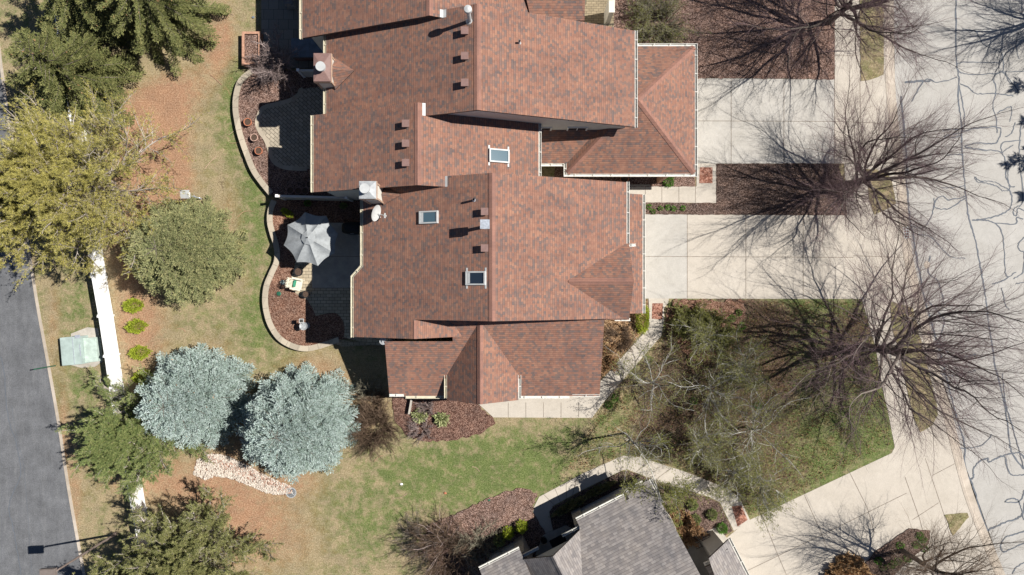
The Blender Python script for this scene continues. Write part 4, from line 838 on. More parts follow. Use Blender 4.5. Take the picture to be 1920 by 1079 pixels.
bare_tree('bare_tree', 'large bare tree with maroon twigs at the top edge, rooted in the mulch bed', at_base(1553, 42), 11, 11, dict(SB, L=6.0, kids=[1.7, 2.2, 2.3]), 2.8, .18, low=26, high=66, group=G1)
bare_tree('bare_tree', 'bare tree over the bed between the two driveways, its trunk leaning to the street', at_base(1586, 348), 23, [(-12,60,4.8,.12),(22,56,5.2,.12),(60,54,4.8,.1),(105,50,4.6,.09),(165,54,4.8,.09),(215,52,4.4,.09),(250,48,4.2,.08),(-55,54,4.5,.1),(8,30,4.8,.12),(190,30,5.2,.1),(40,68,4.2,.07),(140,66,5.0,.08),(230,66,5.0,.08),(90,64,5.0,.08),(-80,60,4.8,.08)], SB, 2.6, .2, group=G1)
bare_tree('bare_tree', 'largest bare tree, spreading over the pavement and the cracked street', at_base(1618, 650), 37, [(2,50,5.4,.13),(-34,58,5.8,.12),(42,56,6.2,.11),(-70,62,6.4,.10),(70,50,7.2,.13),(98,50,7.0,.12),(128,54,6.4,.11),(178,58,5.8,.11),(235,54,5.8,.11),(205,70,4.6,.08),(-15,70,5.6,.10),(22,70,5.4,.1),(55,68,6.6,.1),(-52,70,5.8,.1),(-95,66,5.2,.09),(112,66,6.0,.1),(15,24,5.6,.12)], dict(SB, L=6.2, kids=[1.5, 1.9, 2.1]), 4.4, .21, group=G1)
bare_tree('bare_tree', 'small bare tree with a crooked trunk in the wedge of mulch at the lower right', at_base(1690, 1031), 41, [(-18,66,4.6,.1),(20,56,4.2,.08),(60,54,4.2,.08),(100,50,4.0,.07),(150,50,4.2,.07),(205,52,4.0,.07),(-50,60,4.2,.08),(0,30,4.2,.09),(125,66,3.8,.06),(180,66,3.8,.06)], dict(SB, L=3.4), 3.4, .14, 'bark_dark', 'twig_brown', lean=(.35, -.15), group=G1)
bare_tree('bare_tree', 'bare tree across the street reaching in at the top right corner', at_base(1985, 30), 53, 8, dict(SB, L=4.6), 2.0, .18, group=G1)
# budding pale-barked trees of the right-hand garden
SP = dict(n=[6, 5, 4, 3], kids=[1.7, 1.8, 1.6], bare=[.15, .1, .0], ang=[46, 46, 42], len=[.58, .56, .55], rr=[.55, .45, .42], taper=[.45, .4, .4, .5], wob=[.22, .2, .2, .2], up=[.03, .02, .02, .01], L=2.9)
G2 = 'budding pale barked trees in the side garden'
for px, py, sd, L_, lab, h in [(1213, 710, 61, 2.7, 'budding tree with whitish limbs beside the lower bend of the front walk', 2.9), (1322, 726, 62, 2.7, 'budding tree with a cluster of whitish upright stems in the middle of the side garden', 1.4),
        (1305, 825, 63, 2.3, 'budding tree with thin pale limbs over the lower middle of the side garden', 1.5), (1400, 800, 64, 2.8, 'yellow green budding tree near the shaded lawn under the largest bare tree', 1.4),
        (1312, 632, 65, 1.7, 'budding tree between the brick inlay and the driveway edge', 1.0), (1362, 880, 66, 2.1, 'budding tree whose twigs hang over the driveway and the brick inlay of the grey house', 1.5),
        (1172, 812, 67, 2.9, 'thin budding tree at the garden corner, shading the green lawn by the curved walk', 3.0), (1420, 905, 68, 2.0, 'low budding tree along the lower driveway edge', .9), (1385, 680, 70, 2.2, 'budding tree over the red mulch beside the shaded lawn', 1.0)]:
    bare_tree('budding_tree', lab, at_base(px, py), sd, 5 if px < 1280 else 9, dict(SP, L=L_*.98), h, .06, 'bark_pale', 'twig_tan', group=G2, cut=2, leaf=('bud_green', .16, .07, 2), low=28, high=74)
bare_tree('garden_tree', 'pale limbed tree over the grey roof, its shadow crossing the shingles', at_base(1222, 900), 69, 4, dict(SP, L=2.3), 1.8, .07, 'bark_pale', 'twig_tan', cut=2, leaf=('bud_green', .5, .08, 3), low=20, high=60)
bare_tree('garden_tree', 'small dark leafless tree between the walk and the low wing', at_base(1184, 712), 71, 6, dict(SP, L=2.0), 1.2, .07, 'bark_dark', 'twig_brown', cut=2, low=24, high=62)
bare_tree('garden_tree', 'bare mauve twigged tree beside the raised planter box', at_base(533, 132), 73, 11, dict(SP, L=1.55, kids=[2.0, 2.0, 1.5], n=[5, 4, 4, 3], rr=[.65, .65, .7], taper=[.5, .5, .5, .6]), 1.1, .085, 'bark_mauve', 'bark_mauve', cut=2, low=30, high=80)
# leafless twiggy shrubs
SS = dict(n=[5, 4, 3], kids=[1.8, 1.8], bare=[.15, .05], ang=[38, 38], len=[.55, .55], rr=[.7, .7], taper=[.5, .5, .5], wob=[.14, .18, .2], up=[.02, .02, .01], L=1.3, minz=-.05)
def twig_shrub(label, px, py, sd, L_, nl, bk='twig_brown', tw='twig_brown', leaf=None, spread=(20, 78), n=1, r=1.0, name='twiggy_shrub'):
    base = at_base(px, py); t = thing(name, label, 'shrub', base); rr_ = random.Random(sd); out = {i: [] for i in range(3)}; out['tips'] = []
    for i in range(nl):
        az = rr_.uniform(0, 6.28); q = rr_.random()**.5*r; st = Vector(base)+Vector((math.cos(az)*q*.5, math.sin(az)*q*.5, 0)); ti = rad(rr_.uniform(*spread)); a2 = az+rr_.gauss(0, .5)
        grow(rr_, st, Vector((math.sin(ti)*math.cos(a2), math.sin(ti)*math.sin(a2), math.cos(ti))), L_*rr_.uniform(.6, 1.1), .024, 0, SS, out)
    V, F, v = tubes(out[0], 3); tri_mesh('branches', V, F, v, bk, t, base); V, F, v = tubes(out[1]+out[2], 3); tri_mesh('twigs', V, F, v, tw, t, base)
    if leaf:
        rng = np.random.default_rng(sd); src = out[1]+out[2]; k = rng.choice(len(src), int(len(src)*leaf[1])); V, F, v = leaves([src[i][1] for i in k], [np.subtract(src[i][1], src[i][0]) for i in k], np.full(len(k), leaf[2]), rng, 3, 1, .55); tri_mesh('foliage', V, F, v, leaf[0], t, base)
    return t
twig_shrub('wide leafless brown shrub between the blue spruce and the low wing', 705, 802, 81, 1.5, 70, r=1.5)
twig_shrub('second leafless shrub at the foot of the blue spruce, behind the wider one', 700, 765, 82, 1.0, 34, r=1.0)
twig_shrub('tall thin shrub with bent tan twigs in the shadow of the low wing', 694, 728, 83, 1.35, 10, 'twig_tan', 'twig_tan', spread=(10, 50), r=.4)
twig_shrub('large leafless shrub with dark twigs at the bottom edge left of the grey house', 840, 1032, 84, 2.0, 60, 'bark_mauve', 'twig_brown', r=2.0)
twig_shrub('dark twigged shrub on the lawn side of the large leafless one', 785, 1010, 85, 1.4, 26, 'bark_dark', 'bark_dark', r=1.0)
twig_shrub('tangle of tan twigs against the windows of the grey house', 895, 1020, 86, 1.4, 40, 'twig_tan', 'twig_tan', r=1.2)
twig_shrub('olive green budding shrub beyond the hipped garage at the top', 1232, 45, 87, 1.7, 70, 'twig_brown', 'twig_tan', ('bud_green', .3, .07), r=1.5)
twig_shrub('low leafless shrub at the corner of the low wing beside the diagonal walk', 1160, 635, 88, .8, 36, r=1.0)
twig_shrub('mounded shrub of dry tan twigs along the diagonal walk', 1127, 668, 89, .6, 45, 'twig_tan', 'twig_tan', ('brown_leaf', .9, .09), r=1.0)
twig_shrub('leafy brown shrub under the budding trees at the grey house bed', 1280, 985, 90, .8, 40, 'twig_brown', 'twig_tan', ('brown_leaf', 1.2, .10), r=.9)
twig_shrub('olive budding shrub along the driveway edge near the brick inlay', 1287, 604, 91, .95, 40, 'twig_tan', 'twig_tan', ('bud_green', .9, .075), r=1.0)
twig_shrub('sparse budding shrub in the red mulch of the side garden', 1340, 615, 92, 1.1, 40, 'twig_brown', 'twig_tan', ('bud_green', .8, .075), r=1.2)
twig_shrub('dried ornamental grass clump at the bottom of the mulch wedge', 1590, 1084, 93, .55, 170, 'straw', 'straw', ('straw_leaf', 1.2, .18), spread=(55, 88), r=1.7)
twig_shrub('mauve leafless groundcover shrub in the red mulch south of the low wing', 800, 765, 94, .6, 30, 'bark_mauve', 'bark_mauve', r=.6)
twig_shrub('low mauve shrub lower in the red mulch south of the low wing', 790, 805, 95, .6, 30, 'bark_mauve', 'bark_mauve', r=.8)
# conifers
def conifer(name, label, px, py, Hh, R, seed, mat, whorls=15, per=13, sprig=.30, nb=4, droop=.10, tw_gap=.17, shape=.8, bk='bark_dark', side=.42, wd=.22, spread=.9, up0=.12, zlow=.25, cones=0, flat=.4, leader=False, cutoff=0.0, group=None, nside=3):
    base = at_base(px, py); t = thing(name, label, 'tree', base, group); r = random.Random(seed); rng = np.random.default_rng(seed); b = Vector(base); segs = [(tuple(b), tuple(b+Vector((0, 0, Hh*.98))), R*.045+.05, .02, .4)]; PP = []; DD = []; SS_ = []; VV = []; bs = []
    for wv in range(whorls):
        f = (wv+.5)/whorls; z = zlow+(Hh-zlow)*f; Lb = R*(1-f)**shape*r.uniform(.93, 1.05)+.12; n = max(4, int(per*(1-.55*f))); a0 = r.uniform(0, 6.28)
        for k in range(n):
            az = a0+6.283*k/n+r.uniform(-.18, .18); L_ = Lb*r.uniform(.84, 1.04); d = Vector((math.cos(az), math.sin(az), up0+.5*f)).normalized(); p = b+Vector((0, 0, z+r.uniform(-.15, .15))); ns = max(3, int(L_/.35)); s = L_/ns
            for i in range(ns):
                d2 = (d+Vector((r.gauss(0, .05), r.gauss(0, .05), -droop*(1-f)+(droop*1.6*(i/ns)**2)))).normalized(); q = p+d2*s; bs.append((tuple(p), tuple(q), .035*(1-i/ns)+.006, .035*(1-(i+1)/ns)+.006, r.random())); fr = (i+1)/ns
                if fr > cutoff:
                    g = 0.0
                    while g < s:
                        c = p+d2*g; rem = L_*(1-(i*s+g)/L_); sw = min(side*L_*.5+.12, .22+.55*rem)*r.uniform(.7, 1.1)
                        for sg in (-1, 1):
                            sd = (d2+Vector((-d2.y, d2.x, 0)).normalized()*sg*r.uniform(.8, 1.3)+Vector((0, 0, r.uniform(-.12, .18)))).normalized(); m = max(1, int(sw/(sprig*.62))); tv = r.random()
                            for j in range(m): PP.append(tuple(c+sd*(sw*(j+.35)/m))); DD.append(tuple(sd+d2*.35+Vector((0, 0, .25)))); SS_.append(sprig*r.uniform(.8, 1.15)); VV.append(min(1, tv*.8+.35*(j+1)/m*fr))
                        PP.append(tuple(c)); DD.append(tuple(d2+Vector((0, 0, .35)))); SS_.append(sprig*.8); VV.append(r.random()); g += tw_gap
                p = q; d = d2
            PP.append(tuple(p)); DD.append(tuple(d)); SS_.append(sprig*1.2); VV.append(.9)
    V, F, v = tubes(segs+bs, 5); tri_mesh('trunk', V, F, v, bk, t, base)
    V, F, v = leaves(PP, DD, SS_, rng, nb, spread, wd, flat, v0=VV); tri_mesh('crown', V, F, v, mat, t, base)
    if cones:
        P_ = np.array(PP); k = rng.choice(len(P_), cones*4); zz = P_[k, 2]; k = k[np.argsort(-zz)][:cones]; V, F, v = leaves(P_[k]+[0, 0, .06], [(r.uniform(-.5, .5), r.uniform(-.5, .5), -.3) for _ in k], np.full(len(k), .16), rng, 2, .2, .5); tri_mesh('cones', V, F, v, 'cone_brown', t, base)['kind'] = 'stuff'
    if leader:
        out = {0: [], 1: [], 2: [], 'tips': []}; c = b+Vector((0, 0, Hh*.93))
        for i in range(13): az = r.uniform(0, 6.28); ti = rad(r.uniform(15, 75)); grow(r, c, Vector((math.sin(ti)*math.cos(az), math.sin(ti)*math.sin(az), math.cos(ti))), .5, .014, 0, dict(SS, kids=[1, 1]), out)
        V, F, v = tubes(out[0]+out[1], 3); tri_mesh('dead_leader', V, F, v, 'bark_pale', t, base)
    return t
def pine(name, label, px, py, Hh, R, seed, mat, limbs=26, tuft=.26, nb=11, gap=(.25, 1.0), rise=.5, dens=1.0, wd=.075, group=None, zl=.22):
    base = at_base(px, py); t = thing(name, label, 'tree', base, group); r = random.Random(seed); rng = np.random.default_rng(seed); b = Vector(base); out = {i: [] for i in range(3)}; out['tips'] = []
    S = dict(n=[7, 5, 3], kids=[1.7*dens, 2.0*dens], bare=[gap[0], .1], ang=[44, 42], len=[.42, .48], rr=[.62, .66], taper=[.4, .45, .5], wob=[.12, .16, .18], up=[.03, .05, .06], minz=-.25)
    for i in range(limbs):
        f = (i+.5)/limbs; z = Hh*(zl+(.97-zl)*f); az = i*2.399+r.uniform(-.3, .3); L_ = (R*(1-f*.86)**.65)*r.uniform(.8, 1.08); el = rad(6+rise*62*f+r.uniform(-5, 8))
        grow(r, b+Vector((0, 0, z)), Vector((math.cos(az)*math.cos(el), math.sin(az)*math.cos(el), math.sin(el))), L_, .04+.04*(1-f), 0, S, out)
    tr = [(tuple(b), tuple(b+Vector((0, 0, Hh*.5))), R*.045+.05, .09, .4), (tuple(b+Vector((0, 0, Hh*.5))), tuple(b+Vector((0, 0, Hh*.97))), .09, .03, .4)]
    V, F, v = tubes(tr, 7); tri_mesh('trunk', V, F, v, 'pine_bark', t, base); V, F, v = tubes(out[0]+out[1]+out[2], 3); tri_mesh('branches', V, F, v, 'pine_bark', t, base)
    T = [(a[1], (a[1][0]-a[0][0], a[1][1]-a[0][1], a[1][2]-a[0][2]+.02)) for a in out[2]] + [(a[1], (a[1][0]-a[0][0], a[1][1]-a[0][1], a[1][2]-a[0][2]+.02)) for a in out[1][2::5]]
    V, F, v = leaves([x[0] for x in T], [np.array(x[1])/np.linalg.norm(x[1])+[0, 0, .35] for x in T], rng.uniform(.75, 1.2, len(T))*tuft, rng, nb, 1.15, wd, .1); tri_mesh('needles', V, F, v, mat, t, base)
    return t
G3 = 'pair of blue spruces on the lawn'
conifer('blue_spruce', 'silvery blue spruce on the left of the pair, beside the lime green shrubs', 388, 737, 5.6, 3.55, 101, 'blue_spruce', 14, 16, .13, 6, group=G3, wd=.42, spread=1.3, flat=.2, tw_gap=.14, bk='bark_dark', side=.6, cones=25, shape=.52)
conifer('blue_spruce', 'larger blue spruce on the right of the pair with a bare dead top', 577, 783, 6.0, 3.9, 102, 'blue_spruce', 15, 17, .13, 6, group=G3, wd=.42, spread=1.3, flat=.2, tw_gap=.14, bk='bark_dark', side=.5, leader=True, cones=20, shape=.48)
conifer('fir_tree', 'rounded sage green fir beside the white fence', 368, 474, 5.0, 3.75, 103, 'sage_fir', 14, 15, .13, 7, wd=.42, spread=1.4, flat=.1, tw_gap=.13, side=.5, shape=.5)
G4 = 'tall dark green spruces in the top left corner'
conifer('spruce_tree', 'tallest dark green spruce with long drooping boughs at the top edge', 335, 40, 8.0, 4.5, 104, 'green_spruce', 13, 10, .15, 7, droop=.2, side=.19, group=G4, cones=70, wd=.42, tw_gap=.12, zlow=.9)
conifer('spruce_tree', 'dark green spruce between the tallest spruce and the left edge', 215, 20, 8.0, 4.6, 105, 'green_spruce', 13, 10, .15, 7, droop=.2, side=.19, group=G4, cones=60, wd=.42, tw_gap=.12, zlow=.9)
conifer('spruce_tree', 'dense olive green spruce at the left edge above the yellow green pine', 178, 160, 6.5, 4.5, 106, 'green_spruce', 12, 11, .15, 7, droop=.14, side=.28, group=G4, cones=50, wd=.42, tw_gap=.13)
pine('pine_tree', 'huge open yellow green pine with pale bare branches at the left edge', 235, 365, 8.2, 5.5, 107, 'yellow_pine', 50, .19, 12, rise=.55, dens=1.2, wd=.11)
pine('pine_tree', 'yellow green pine overhanging the end of the asphalt road', 150, 400, 6.6, 4.4, 108, 'yellow_pine', 38, .19, 12, rise=.5, dens=1.2, wd=.11)
pine('pine_tree', 'dark green pine below the left blue spruce, bending over the white fence', 296, 800, 4.6, 3.4, 109, 'green_pine', 42, .19, 16, rise=.5, dens=1.28, wd=.11)
pine('pine_tree', 'wide green pine at the bottom edge with reddish buds', 405, 1020, 5.6, 4.5, 110, 'olive_pine', 52, .19, 16, rise=.5, dens=1.28, wd=.11)
pine('pine_tree', 'green pine at the bottom left under the lamp', 272, 1092, 5.0, 3.1, 111, 'olive_pine', 30, .19, 16, rise=.5, dens=1.2, wd=.11)
G5 = 'dark conifers just past the right edge'
for px, py, sd in [(2110, 128, 120), (2100, 270, 121), (2125, 330, 122), (2130, 190, 123)]:
    conifer('conifer', 'dark conifer past the right edge that shades the street', px, py, 8.5, 2.2, sd, 'green_spruce', 10, 9, .34, 3, wd=.4, tw_gap=.3, group=G5)
# clipped and mounded shrubs
def mound(name, label, px, py, rx, ry, hh, seed, mat, n=900, sz=.1, z0=0.0, cat='shrub', rot=0, stem=True, nb=3, base=None):
    base = base or (P(px, py, 0).x, P(px, py, 0).y, z0); t = thing(name, label, cat, base); rng = np.random.default_rng(seed); u = rng.normal(0, 1, (n, 3)); u[:, 2] = np.abs(u[:, 2]); u /= np.linalg.norm(u, axis=1, keepdims=True)
    lump = 1+.16*np.sin(u[:, 0]*7+seed)*np.cos(u[:, 1]*6)+rng.normal(0, .07, n); k = rng.uniform(.72, 1.0, n)*lump; Pp = u*k[:, None]*[rx, ry, hh]; c, s = math.cos(rot), math.sin(rot); Q = Pp.copy(); Q[:, 0] = Pp[:, 0]*c-Pp[:, 1]*s; Q[:, 1] = Pp[:, 0]*s+Pp[:, 1]*c; D = np.stack([u[:, 0], u[:, 1], u[:, 2]+.3], 1)
    V, F, v = leaves(Q+np.array(base)+[0, 0, .04], D, np.full(n, sz), rng, nb, .9, .5); tri_mesh('foliage', V, F, v, mat, t, base)
    if stem: V, F, v = tubes([(base, (base[0]+x, base[1]+y, base[2]+hh*.7), .02, .008, .4) for x, y in [(0, 0)]], 4); tri_mesh('stem', V, F, v, 'bark_dark', t, base)
    return t
for px, py, lab in [(254, 573, 'lime green shrub nearest the rounded fir'), (259, 612, 'lime green shrub between the upper and the lower one of the fence row'), (266, 661, 'lime green shrub above the left blue spruce, beside the fence'), (272, 706, 'lime green shrub half under the left blue spruce')]:
    mound('lime_shrub', lab, px, py, .60, .40, .66, px, 'lime_shrub', 1100, .10, rot=.15)['group'] = 'lime green shrubs in a row along the white fence'
mound('boxwood', 'clipped yellow green shrub beside the brick inlay of the front walk', 1203, 597, .42, .95, .8, 5, 'lime_shrub', 1500, .09)
mound('boxwood', 'small bright green shrub by the dark entry post', 1252, 341, .33, .33, .4, 6, 'bright_green', 500, .09)
for px, py, lab in [(1297, 946, 'round green shrub nearest the curved walk in the grey house bed'), (1333, 963, 'round green shrub uppermost right in the grey house bed'), (1302, 973, 'round green shrub in the middle of the grey house bed'), (1352, 989, 'bright round green shrub at the driveway corner of the grey house bed')]:
    mound('round_shrub', lab, px, py, .32, .32, .5, px, 'bright_green' if px == 1352 else 'green_pine', 700, .08)['group'] = 'round shrubs in the bed of the grey house'
for px, py, lab in [(978, 985, 'dark green shrub nearest the shaded porch walk, its tip catching the sun'), (953, 996, 'middle dark green shrub of three in the shade of the grey house'), (936, 1010, 'lowest dark green shrub of three, next to the tangle of twigs')]:
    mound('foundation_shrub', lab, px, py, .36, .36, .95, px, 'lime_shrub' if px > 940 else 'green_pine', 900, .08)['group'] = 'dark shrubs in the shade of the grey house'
a, b = P(1042, 962), P(1098, 930); c = (a+b)/2
mound('hedge', 'low brown green hedge along the curved walk in front of the grey windows', 0, 0, 1.25, .25, .55, 77, 'dark_hedge', 3000, .10, rot=math.atan2((b-a).y, (b-a).x), base=(c.x, c.y, 0))
c = (P(1096, 930)+P(1150, 903))/2
mound('hedge', 'shaded end of the hedge below the bend of the curved walk', 0, 0, 1.1, .22, .5, 78, 'dark_hedge', 2000, .10, rot=rad(27), base=(c.x, c.y, 0))
for px, py, lab in [(788, 778, 'variegated perennial clump nearer the fence post in the red mulch'), (828, 786, 'variegated perennial clump in the middle of the red mulch')]:
    mound('variegated_plant', lab, px, py, .36, .32, .28, px, 'variegated', 180, .26, nb=4, cat='plant', stem=False)['group'] = 'variegated clumps in the red mulch'
r5 = random.Random(8)
for i, (px, py) in enumerate([(1216, 388), (1224, 397), (1238, 391), (1252, 389), (1263, 392), (1280, 391)]):
    mound('sprouting_bulb', 'green sprouts of bulbs in the narrow mulch strip along the driveway', px, py, .12, .12, .14, 300+i, 'bright_green', 40, .12, cat='plant', stem=False)['group'] = 'sprouting bulbs in the narrow mulch strip'
for i, (px, py) in enumerate([(1722, 1003), (1716, 1020), (1728, 1010), (1732, 1028), (1687, 1022), (1682, 1052), (1700, 1047), (1670, 1058), (1645, 1050), (1655, 1062)]):
    mound('green_perennial', 'bright green perennial clump in the mulch wedge under the small bare tree', px, py, .22, .2, .18, 320+i, 'bright_green', 90, .12, cat='plant', stem=False)['group'] = 'bright perennials in the mulch wedge'
for i, (px, py) in enumerate([(1384, 586), (1372, 597), (1390, 612), (1217, 675), (1153, 745), (1141, 760), (1300, 752), (1420, 760)]):
    mound('evergreen_clump', 'small dark evergreen clump on the floor of the side garden', px, py, .2, .2, .22, 340+i, 'bright_green', 80, .11, cat='plant', stem=False)['group'] = 'small clumps on the side garden floor'
# ground cover of the side garden: dead stalks and new growth
def cover(name, label, poly, n, mat, sz, seed, z=.05, nb=3):
    r = random.Random(seed); rng = np.random.default_rng(seed); xs = [p[0] for p in poly]; ys = [p[1] for p in poly]; Q = []
    while len(Q) < n:
        x, y = r.uniform(min(xs), max(xs)), r.uniform(min(ys), max(ys))
        if inside(x, y, poly) and math.sin(x*.09+seed)*math.cos(y*.11+seed*2)+r.uniform(-.9, .9) > -.25: Q.append(tuple(P(x, y, z)))
    D = [(r.gauss(0, .6), r.gauss(0, .6), 1) for _ in Q]; V, F, v = leaves(Q, D, rng.uniform(.5, 1.4, n)*sz, rng, nb, 1.0, .28); return tag(tri_mesh(name, V, F, v, mat), label, name.replace('_', ' '), kind='stuff')
GP = [(1262,566),(1616,566),(1640,652),(1674,834),(1404,968),(1385,930),(1360,915),(1285,882),(1200,856),(1168,852),(1100,882),(1060,880),(1115,787),(1135,757),(1243,630),(1248,600)]
cover('dead_stalks', 'dry tan stalks and leaves scattered over the side garden', GP, 16000, 'brown_leaf', .11, 1)
cover('new_growth', 'fresh green shoots scattered over the side garden', GP, 7000, 'bright_green', .07, 2)
cover('moss_growth', 'olive ground growth over the side garden', GP, 9000, 'bud_green', .09, 3)
# ---------------- patio walls, paving and furniture ----------------
PZ = .34
def region(name, pts, z, mat, th=.0): return sheet(name, pts, z, mat, th or None)
WA = [(474,133),(452,152),(443,178),(441,205),(444,230),(450,257),(460,287),(474,322),(490,346),(508,368)]
WB = [(513,376),(506,396),(505,418),(510,440),(517,463),(518,488),(508,512),(499,535),(496,562),(499,587),(507,612),(524,637),(548,652),(574,658),(601,654),(640,641)]
def wall_thing(label, pts):
    q = spline([P(x, y, 0) for x, y in pts], 6); t = thing('retaining_wall', label, 'garden wall', tuple(q[len(q)//2]))
    mb = MB(); mb.sweep(q, [(.03, -.1), (.03, PZ), (.30, PZ), (.30, -.1)], mi=0); build('wall', mb, 'weathered_concrete', t)
    mb = MB(); mb.sweep([p+Vector((0, 0, PZ)) for p in q], [(0, .0), (0, .07), (.34, .07), (.34, .0)]); build('cap', mb, 'wall_cap', t)
    mb = MB(); k = 0; acc = 0
    for a, b in zip(q, q[1:]):
        acc += (b-a).length
        if acc > .62: acc = 0; d = (b-a).normalized(); n = Vector((-d.y, d.x, 0)); mb.ribbon([b+n*.005+Vector((0, 0, PZ+.074)), b+n*.335+Vector((0, 0, PZ+.074))], .018)
    build('cap_joints', mb, 'joint', t); return t
wall_thing('curved stone retaining wall round the shaded herringbone patio', WA); wall_thing('curved stone retaining wall round the umbrella patio', WB)
house_w = [(640,368),(612,330),(612,133)]
sheet('planting_bed', ragged([(476,134),(455,155),(447,180),(445,205),(448,230),(454,257),(464,286),(478,320),(494,344),(511,366),(720,366),(720,130)], .2, 9, 40), PZ-.02, 'mulch', .36)
sheet('planting_bed', ragged([(517,376),(510,396),(509,418),(514,440),(521,463),(522,488),(512,512),(503,536),(500,562),(503,586),(511,610),(527,633),(550,648),(575,653),(601,649),(640,636),(760,634),(760,374)], .2, 9, 41), PZ-.02, 'red_mulch', .36)
# herringbone patio: the paver border and field
field = spline([P(x, y, PZ+.012) for x, y in [(720,162),(580,165),(560,178),(545,188),(520,195),(495,202),(486,215),(482,232),(488,248),(498,262),(505,280),(510,298),(522,310),(545,316),(590,317),(720,317)]], 5)
mb = MB(); mb.poly([tuple(p) for p in field][::-1] if newell(field).z < 0 else [tuple(p) for p in field]); tag(build('patio', mb, 'paver_herringbone'), kind='structure')
mb = MB(); mb.ribbon([p+Vector((0, 0, .004)) for p in field[6:-6]], .26); tag(build('patio_border', mb, 'wall_cap'), kind='structure')
# umbrella patio: slab, paver apron
sheet('patio', [(585,418),(720,418),(720,540),(585,540)], PZ+.012, 'weathered_concrete')
mb = MB(); mb.ribbon([P(585, 481.5, PZ+.0165), P(680, 481.5, PZ+.0165)], .03); mb.ribbon([P(585, 540.5, PZ+.0165), P(680, 540.5, PZ+.0165)], .03); tag(build('expansion_joints', mb, 'joint'), kind='structure')
ap = [P(x, y, PZ+.008) for x, y in [(585,425),(585,541),(720,541),(720,650),(655,636),(644,632)]] + spline([P(x, y, PZ+.008) for x, y in [(645,632),(646,612),(640,597),(630,588),(615,588),(592,593)]], 4) + [P(x, y, PZ+.008) for x, y in [(586,578),(575,562),(562,556),(548,545),(546,520),(552,500),(560,470),(575,450)]]
mb = MB(); mb.poly(ap if newell(ap).z > 0 else ap[::-1]); tag(build('patio_apron', mb, 'paver_tan'), kind='structure')
sheet('patio', [(490,-120),(720,-120),(720,128),(490,128)], .06, 'slate_slabs', .1); sheet('patio', [(440,-60),(490,-60),(490,-2),(440,-2)], .06, 'slate_slabs', .1)
sheet('walkway', [(575,625),(660,641),(730,638),(740,630),(740,646),(640,650)], .03, 'paver_tan') 
sheet('planting_bed', [(735,735),(735,760),(765,760),(765,735)], .02, 'leaf_litter')
# dividing fences between patios
def divider(label, a, b, h=1.5, lit=False):
    a, b = Vector(a), Vector(b); t = thing('privacy_fence', label, 'fence', tuple((a+b)/2)); ang = math.atan2((b-a).y, (b-a).x); L_ = (b-a).length; m = (a+b)/2
    mb = MB(); mb.box((m.x, m.y, a.z+h/2), (L_, .05, h), rot=ang); build('panel', mb, 'grey_siding_and_shaded_fence', t)  # white panel and rail get a greyer colour that carries their shade
    mb = MB(); mb.box((m.x, m.y, a.z+h+.035), (L_, .14, .07), rot=ang); build('rail', mb, 'grey_siding_and_shaded_fence', t)
    for p in (a, b): mb = MB(); mb.box((p.x, p.y, a.z+(h+.15)/2), (.13, .13, h+.15), rot=ang); mb.box((p.x, p.y, a.z+h+.17), (.17, .17, .04), rot=ang); build('post', mb, 'vinyl_white', t)
zf = PZ+1.5
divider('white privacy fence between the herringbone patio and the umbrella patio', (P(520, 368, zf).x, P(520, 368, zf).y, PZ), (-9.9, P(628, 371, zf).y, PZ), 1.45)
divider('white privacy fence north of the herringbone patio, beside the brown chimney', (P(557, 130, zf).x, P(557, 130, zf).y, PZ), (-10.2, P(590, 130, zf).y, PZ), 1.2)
# cantilever umbrella
c = P(584, 450, 2.35); top = P(577.5, 446, 2.95); vtx = [P(x, y, 2.3) for x, y in [(572,398),(612,405),(634,438),(628,475),(596,499),(556,492),(532,460),(539,422)]]
t = thing('patio_umbrella', 'large pale grey octagonal umbrella open over the patio, half in shadow', 'umbrella', (top.x, top.y, PZ))
mb = MB(); K = 7; N = 8
rows = []
for i in range(K+1):
    f = i/K; row = []
    for k in range(8):
        a, b = vtx[k], vtx[(k+1) % 8]
        for j in range(N):
            g = j/N; e = a+(b-a)*g; cc_ = Vector((c.x, c.y, e.z)); sag = math.sin(math.pi*g); q = top+(e-top)*f; q.z += .10*math.sin(math.pi*f)*(1-sag*.9)+.0; q += (cc_-e).normalized()*(.10*sag*f**2); q.z -= .05*sag*f; row.append(q)
    rows.append(row)
i0 = 0; M_ = 8*N
for row in rows: mb.v += [tuple(p) for p in row]
for i in range(K):
    for k in range(M_): mb.f.append((i*M_+k, (i+1)*M_+k, (i+1)*M_+(k+1) % M_, i*M_+(k+1) % M_)); mb.m.append(0)
cv = build('canopy', mb, 'canvas_grey', t, smooth=False)
mb = MB(); vt = [top+(v_-top)*.26+Vector((0, 0, .10)) for v_ in vtx]
for k in range(8): mb.poly([top+Vector((0, 0, .13)), vt[k], vt[(k+1) % 8]])
build('vent_flap', mb, 'canvas_grey', t)
mb = MB(); mb.cyl(top+Vector((0, 0, .1)), top+Vector((0, 0, .24)), .04, .02, 10); build('finial', mb, 'iron', t)
mb = MB(); mb.cyl((top.x, top.y, PZ), (top.x, top.y, 2.95), .024, n=10); mb.cyl((top.x, top.y, PZ), (top.x, top.y, PZ+.1), .3, .26, 20); build('pole', mb, 'iron', t)
for k in range(8): mb = MB(); mb.cyl(top-Vector((0, 0, .07)), vtx[k]-Vector((0, 0, .01)), .01, n=6); build('rib', mb, 'iron', t)
